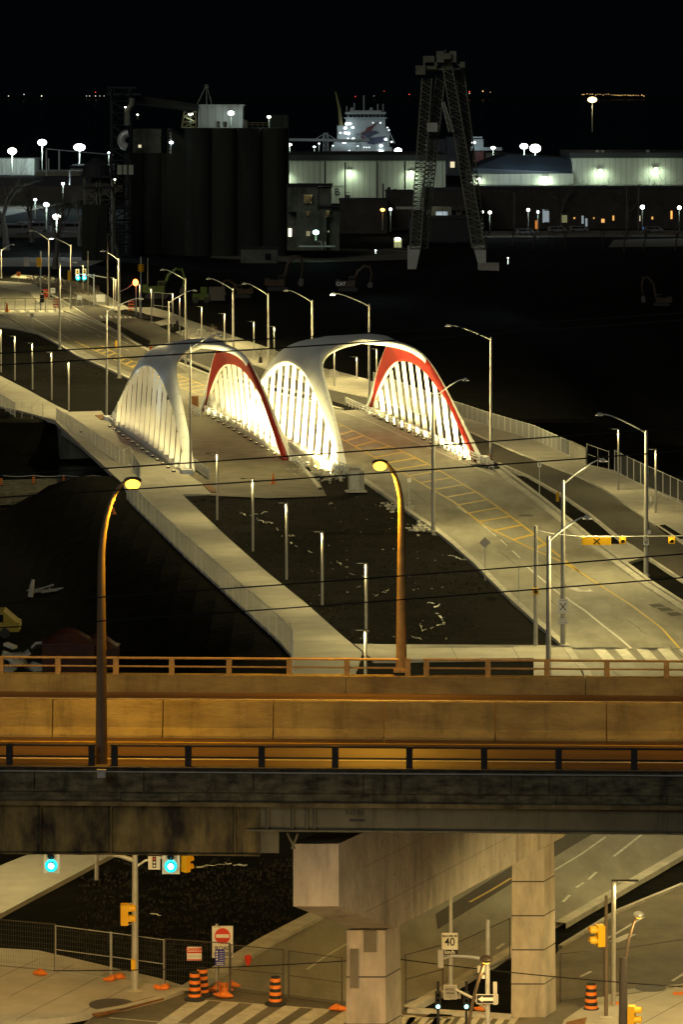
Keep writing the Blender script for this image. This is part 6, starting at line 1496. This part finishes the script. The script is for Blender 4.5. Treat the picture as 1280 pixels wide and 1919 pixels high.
m = MB(); bxw(m, 798, 816, 388, 412, 860, 1.2); bxw(m, 840, 846, 388, 412, 860, 1.2); bxw(m, 816, 840, 388, 397, 860, 1.2); m.build('pale_front', M['oldwall'], g2); m = MB(); bxw(m, 817, 839, 397, 412, 860.5, .1); m.build('roller_door', emat('lit_roller_door', (.6,.75,.85), .35), g2)
lamp('POINT','doorlight', D(806,380,855), 300, (1,.8,.5), g2, r=.3)
brick('low dark shed right in front of the roller door hall', 770, 892, 412, 452, 800, m_='roof')
pv = thing('lit_pavilion', 'small greenish lit doorway hut left of the crane foot', 'hut', D(745,466,790)); o3 = Vector(pv.location)
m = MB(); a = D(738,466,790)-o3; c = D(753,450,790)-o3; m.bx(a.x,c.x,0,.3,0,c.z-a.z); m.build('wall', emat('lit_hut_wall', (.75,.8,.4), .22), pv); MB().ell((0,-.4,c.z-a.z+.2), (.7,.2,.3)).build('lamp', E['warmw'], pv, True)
m = MB(); m.tube([(a.x,-.3,0),(a.x,-.3,2.4)], .08, 4); m.tube([(c.x,-.3,0),(c.x,-.3,2.4)], .08, 4); m.tube([(0,-.3,0),(0,-.3,2)], .05, 4); m.tube([(a.x,-.3,1.2),(c.x,-.3,1.2)], .05, 4); m.build('frame', M['black'], pv)
for px, ty, by, lb in ((609,303,352,'dark utility pole before the pale warehouse wall, nearest the silos'),(647,305,376,'dark pole beside the wall light above the letter B'),(707,303,385,'dark pole in the middle of the pale wall'),(759,303,362,'dark pole nearest the left crane leg'),(718,345,400,'short dark pole by the brick gable'),(964,362,440,'pole before the long brick building near the crane'),(1175,352,445,'tall thin pole before the brick building under the rounded tree'),(1197,352,440,'tall thin pole next to the far round lamp')):
    A, B_ = D(px,by,895), D(px,ty,895); tag(MB().tube([(0,0,0),B_-A], .22, 6).build('utility_pole', M['darkpole'], loc=A), lb, 'utility pole')
rf = thing('roof_fence', 'thin railing along the top of the long brick building', 'railing', D(890,354,Yk+2)); o3 = Vector(rf.location); m = MB()
for k in range(26): q0 = D(890+15.5*k, 354, Yk+2)-o3; m.tube([q0, q0+Vector((0,0,1.0))], .05, 3)
for z_ in (.5,1.0): m.tube([Vector((0,0,z_)), D(1285,354,Yk+2)-o3+Vector((0,0,z_))], .05, 3)
m.build('railing', M['crane'], rf)
# ------------------------------------------------------------------ the derrick crane
Yc = 690.0
cr = thing('derrick_crane', 'tall pale derrick crane of lattice legs meeting at a machinery head, on white wedge feet', 'crane', D(840,505,Yc)); o = Vector(cr.location); o.z = 0; cr.location = o
def leg(a, c, wa, wb, dy=0, n=26):
    m = MB(); lattice(m, D(*a,Yc+dy)-o, D(*c,Yc+dy)-o, wa, wb, n, .075, rc=.15); m.build('lattice_leg', M['crane'], cr)
leg((778,466), (800,148), 2.0, 1.9, 0, 40); leg((790,466), (826,140), 2.2, 1.7, 3, 40)
leg((897,466), (838,125), 2.4, 1.8, 0, 40); leg((903,466), (861,130), 1.9, 1.6, 4, 40)
m = MB(); 
for (x0,x1,xb0,xb1,y0,y1) in ((764,789,764,780,462,505),(886,911,897,911,460,498)):
    A = [D(x0,y0,Yc-.8)-o, D(x1,y0,Yc-.8)-o, D(xb1,y1,Yc-.8)-o, D(xb0,y1,Yc-.8)-o]; Bk = [v+Vector((0,2.2,0)) for v in A]
    m = MB(); m.quad(*[tuple(v) for v in A[::-1]]); m.quad(*[tuple(v) for v in Bk])
    for i in range(4): m.quad(tuple(A[i]),tuple(A[(i+1)%4]),tuple(Bk[(i+1)%4]),tuple(Bk[i]))
    m.build('plated_foot', M['cranepl'], cr)
m = MB(); q0 = D(896,516,Yc-1)-o; q1 = D(935,500,Yc-1)-o; m.bx(q0.x,q1.x,-2,1.5,-.3,1.3); m.build('foot_block', M['conc'], cr)
hd = MB()
for x0,x1,y0,y1,dy in ((793,814,106,125,0),(818,832,97,118,-1),(843,855,97,118,-1),(832,845,101,112,-2),(796,818,118,131,0),(779,797,124,141,-1),(862,871,117,128,-1),(800,826,127,135,2),(832,848,110,130,1)):
    a = D(x0,y1,Yc+dy)-o; c = D(x1,y0,Yc+dy)-o; hd.bx(a.x,c.x,dy-1,dy+1.5,a.z,c.z)
hd.tube([D(814,125,Yc-1)-o, D(834,112,Yc-1)-o], .18, 4); hd.tube([D(846,112,Yc-1)-o, D(864,126,Yc-1)-o], .18, 4); hd.tube([D(800,131,Yc)-o, D(864,130,Yc)-o], .2, 4); hd.tube([D(835,100,Yc)-o, D(835,94,Yc)-o], .12, 4)
hd.build('machinery_head', M['crane'], cr)
m = MB(); a = D(800,248,Yc-1)-o; c = D(820,231,Yc-1)-o; m.bx(a.x,c.x,-1.4,-1.1,a.z,c.z); m.build('plate', M['cranepl'], cr)
m = MB(); lattice(m, D(846,248,Yc-2)-o, D(830,192,Yc-2)-o, 1.0, .5, 10, .06); m.build('hanging_jib', M['cranepl'], cr)
m = MB(); lattice(m, D(797,430,Yc+1.5)-o, D(812,255,Yc+1.5)-o, .9, .9, 24, .05); m.build('access_ladder', M['crane'], cr)
m = MB()
for px in (829,836): m.tube([D(px,258,Yc)-o, D(px+1,440,Yc)-o], .05, 4)
m.build('cable', M['black'], cr)
# soft light that reaches the crane and field comes from the yard lamps; one visible quay lamp lights its face
glow('quay light on a pole in the shadow left of the crane foot', 704, 470, 600, 1.4, 'cool', 2600, 476, grp='small far street lights', rp=.1)
glow('quay light on a low pole in the dark right of the crane foot', 952, 484, 560, 1.2, 'warmw', 2200, 496, grp='small far street lights', rp=.1)
# ------------------------------------------------------------------ ships and quay
Yq = 1700.0
sh = thing('cargo_ship', 'white cargo ship stern lit by deck lamps, with a red and blue mural', 'ship', (0,0,0))
m = MB(); bxw(m, 648, 722, 222, 292, Yq, 14); bxw(m, 632, 648, 236, 292, Yq+1, 12); bxw(m, 722, 730, 240, 292, Yq+1, 12); bxw(m, 625, 632, 264, 292, Yq, 12); m.build('superstructure', M['shipw'], sh)
m = MB(); bxw(m, 647, 723, 211, 215, Yq-.5, 12); bxw(m, 650, 720, 215, 222, Yq+1.2, 10); bxw(m, 645, 725, 221, 223.5, Yq-1, 13); bxw(m, 655,715,208,211,Yq,8); m.build('wheelhouse', M['shipw'], sh)
for k in range(9): m = MB(); bxw(m, 655+7.2*k, 660.5+7.2*k, 216, 220.5, Yq+1.0, .1); m.build('wheelhouse_window', M['glass'], sh)
m = MB(); bxw(m, 620, 735, 277, 284, Yq-2, 20); m.build('hull_top', M['shipw'], sh); m = MB(); bxw(m, 618, 740, 284, 300, Yq-2, 20); m.build('hull', M['shipr'], sh)
def mural(pts, mt, dy): 
    m = MB(); P = [D(x_,y_,Yq-dy) for x_,y_ in pts]; m.quad(*[tuple(v) for v in P]); m.build('mural', M[mt], sh)
mural([(711,227),(700,240),(692,252),(680,254),(688,240),(700,235)], 'shipr', .3); mural([(679,252),(692,247),(704,246),(712,250),(700,254),(690,262),(681,258)], 'shipb', .45); mural([(676,250),(690,244),(694,258),(686,265),(678,262)], 'shipr', .38); mural([(690,260),(722,256),(724,266),(700,272),(688,270)], 'shipb', .3)
m = MB(); 
for a, c in (((682,208),(682,180)),((708,209),(708,196)),((650,210),(650,200)),((664,210),(664,194)),((718,210),(718,196))): m.tube([D(*a,Yq+3), D(*c,Yq+3)], .3, 5)
m.build('mast', M['shipw'], sh); m = MB(); 
for px in (660,696): m.ell(tuple(D(px,206,Yq+3)), (1,1,1))
m.build('radar_dome', M['shipw'], sh, True)
m = MB(); m.tube([D(639,236,Yq), D(636,205,Yq), D(629,173,Yq)], [1.0,.7,.35], 8); m.build('deck_crane', M['mutedyel'], sh); m = MB(); m.tube([D(728,245,Yq), D(740,270,Yq)], .3, 5); m.build('stay', M['shipw'], sh)
dl_ = emat('ship_deck_lamp', (.85,.97,1), 3.5)
for i, (px, py, r_) in enumerate(((650,233,3.5),(656,233,3),(647,241,3.2),(661,240,2.8),(647,250,3),(653,251,3.6),(638,250,2),(645,266,5),(662,262,3.5),(636,265,2),(653,261,2),(670,274,2),(713,231,1.4),(723,262,3),(714,274,3.5),(712,283,2.6),(717,284,2),(726,240,1.2),(729,245,1.3),(734,267,2),(672,286,1.8),(687,277,1),(692,277,1),(682,277,1),(624,274,1.5),(655,283,1),(699,231,1))):
    m = MB(); m.ell(tuple(D(px,py,Yq-3)), (r_*Yq/F,.4,r_*Yq/F*.8)); m.build('deck_lamp', dl_, sh, True)
for px, py, en in ((645,245,300),(655,268,300),(715,270,300),(690,225,40)): lamp('POINT','light', D(px,py,Yq-9), en, COOL, sh, r=1)
lamp('SPOT','light', D(690,262,Yq-26), 800, COOL, sh, D(686,232,Yq), 100, .8, 1)
lb_ = thing('loading_bridge', 'pale cable-stayed conveyor bridge in front of the ship', 'conveyor bridge', D(610,294,1400)); o = Vector(lb_.location)
m = MB(); m.tube([D(540,263,1400)-o, D(636,264,1400)-o], .6, 6); m.tube([D(636,265,1400)-o, D(692,264,1400)-o], .7, 6); m.build('conveyor', M['shipw'], lb_)
m = MB()
for px in (610.5,672): m = MB(); lattice(m, D(px,296,1400)-o, D(px,250,1400)-o, 2.2, 1.6, 6, .12); m.build('mast', M['shipw'], lb_)
m = MB()
for px in (610.5,672):
    for dx in (-22,-8,8,20): m.tube([D(px,250,1400)-o, D(px+dx,263,1400)-o], .16, 4)
m.build('stay', M['shipw'], lb_)
lamp('POINT','light', D(610,275,1380), 600, COOL, lb_, r=1); lamp('POINT','light', D(672,275,1380), 600, COOL, lb_, r=1)
s2_ = thing('second_ship', 'smaller ship bridge wing and red hull right of the crane', 'ship', (0,0,0))
m = MB(); bxw(m, 884, 906, 262, 281, 1350, 10); bxw(m, 882, 941, 277, 283, 1349, 6); bxw(m, 884, 904, 257, 260, 1351, 5); m.build('superstructure', M['shipw'], s2_); m = MB(); bxw(m, 888, 907, 284, 310, 1350, 12); m.build('hull', M['shipr'], s2_); m = MB(); bxw(m, 907, 945, 286, 300, 1352, 10); m.build('cargo', M['bark2'], s2_)
m = MB(); m.ell(tuple(D(888,268,1347)), (.8,.3,.5)); m.build('deck_lamp', dl_, s2_); lamp('POINT','light', D(892,272,1340), 900, COOL, s2_, r=1)
# quay shed behind the crane
qs = thing('quay_shed', 'tall blue-grey quay shed seen between the crane legs', 'shed', (0,0,0), kind='thing'); m = MB(); bxw(m, 800, 840, 262, 302, 1150, 20); bxw(m, 838, 862, 258, 330, 1120, 20); m.build('wall', M['roofblu'], qs); m = MB(); bxw(m, 844, 852, 304, 315, 1119, .2); m.build('lit_window', E['win'], qs)
# tiny lights of the far shore and of masts at sea
ds = emat('shore_light', (1,.55,.18), 2.2); dr = emat('shore_red_light', (1,.08,.04), 1.2); dw = emat('shore_white_light', (1,.9,.7), 1.6)
SL = [(16,181,dw,1.1),(45,178,dw,1.1),(78,181,dw,1.4),(162,181,dw,.8),(168,181,dw,.9),(179,174,dr,1.2),(179,181,dw,1),(187,181,dw,.8),(195,181,dw,.8),(666,182,dr,1.1),(701,181,dw,.6),(720,172,dr,.9),(767,178,dr,1.3),(880,173,dr,1.6),(880,176,dw,.9),(905,172,ds,1.3),(919,174,ds,.7)]
rnd = random.Random(2)
for k in range(24): SL.append((1090+5.1*k+rnd.uniform(-1,1), 177.5+rnd.uniform(-1.5,1)+k*.12, ds, rnd.uniform(.6,1.1)))
for px, py, mt, r_ in SL:
    Yf = 30000.0; c = D(px, py, Yf); m = MB(); m.ell((0,0,0), (r_*.8*Yf/F,)*3, 6, 4)
    tag(m.build('shore_light', mt, loc=c), 'tiny orange light in the row right above the lone mast lamp' if px > 1000 else ('tiny red light over the dark horizon' if mt is dr else 'tiny pale light on the dark horizon'), 'distant light', 'orange lights of the far shore' if px > 1000 else ('red horizon lights' if mt is dr else 'pale horizon lights'))
ds_ = MB().prism([(-6000,30500),(9000,30500),(9000,36000),(-6000,36000)], -1, 18); struct(ds_.build('far_shore_hills', M['soil']))
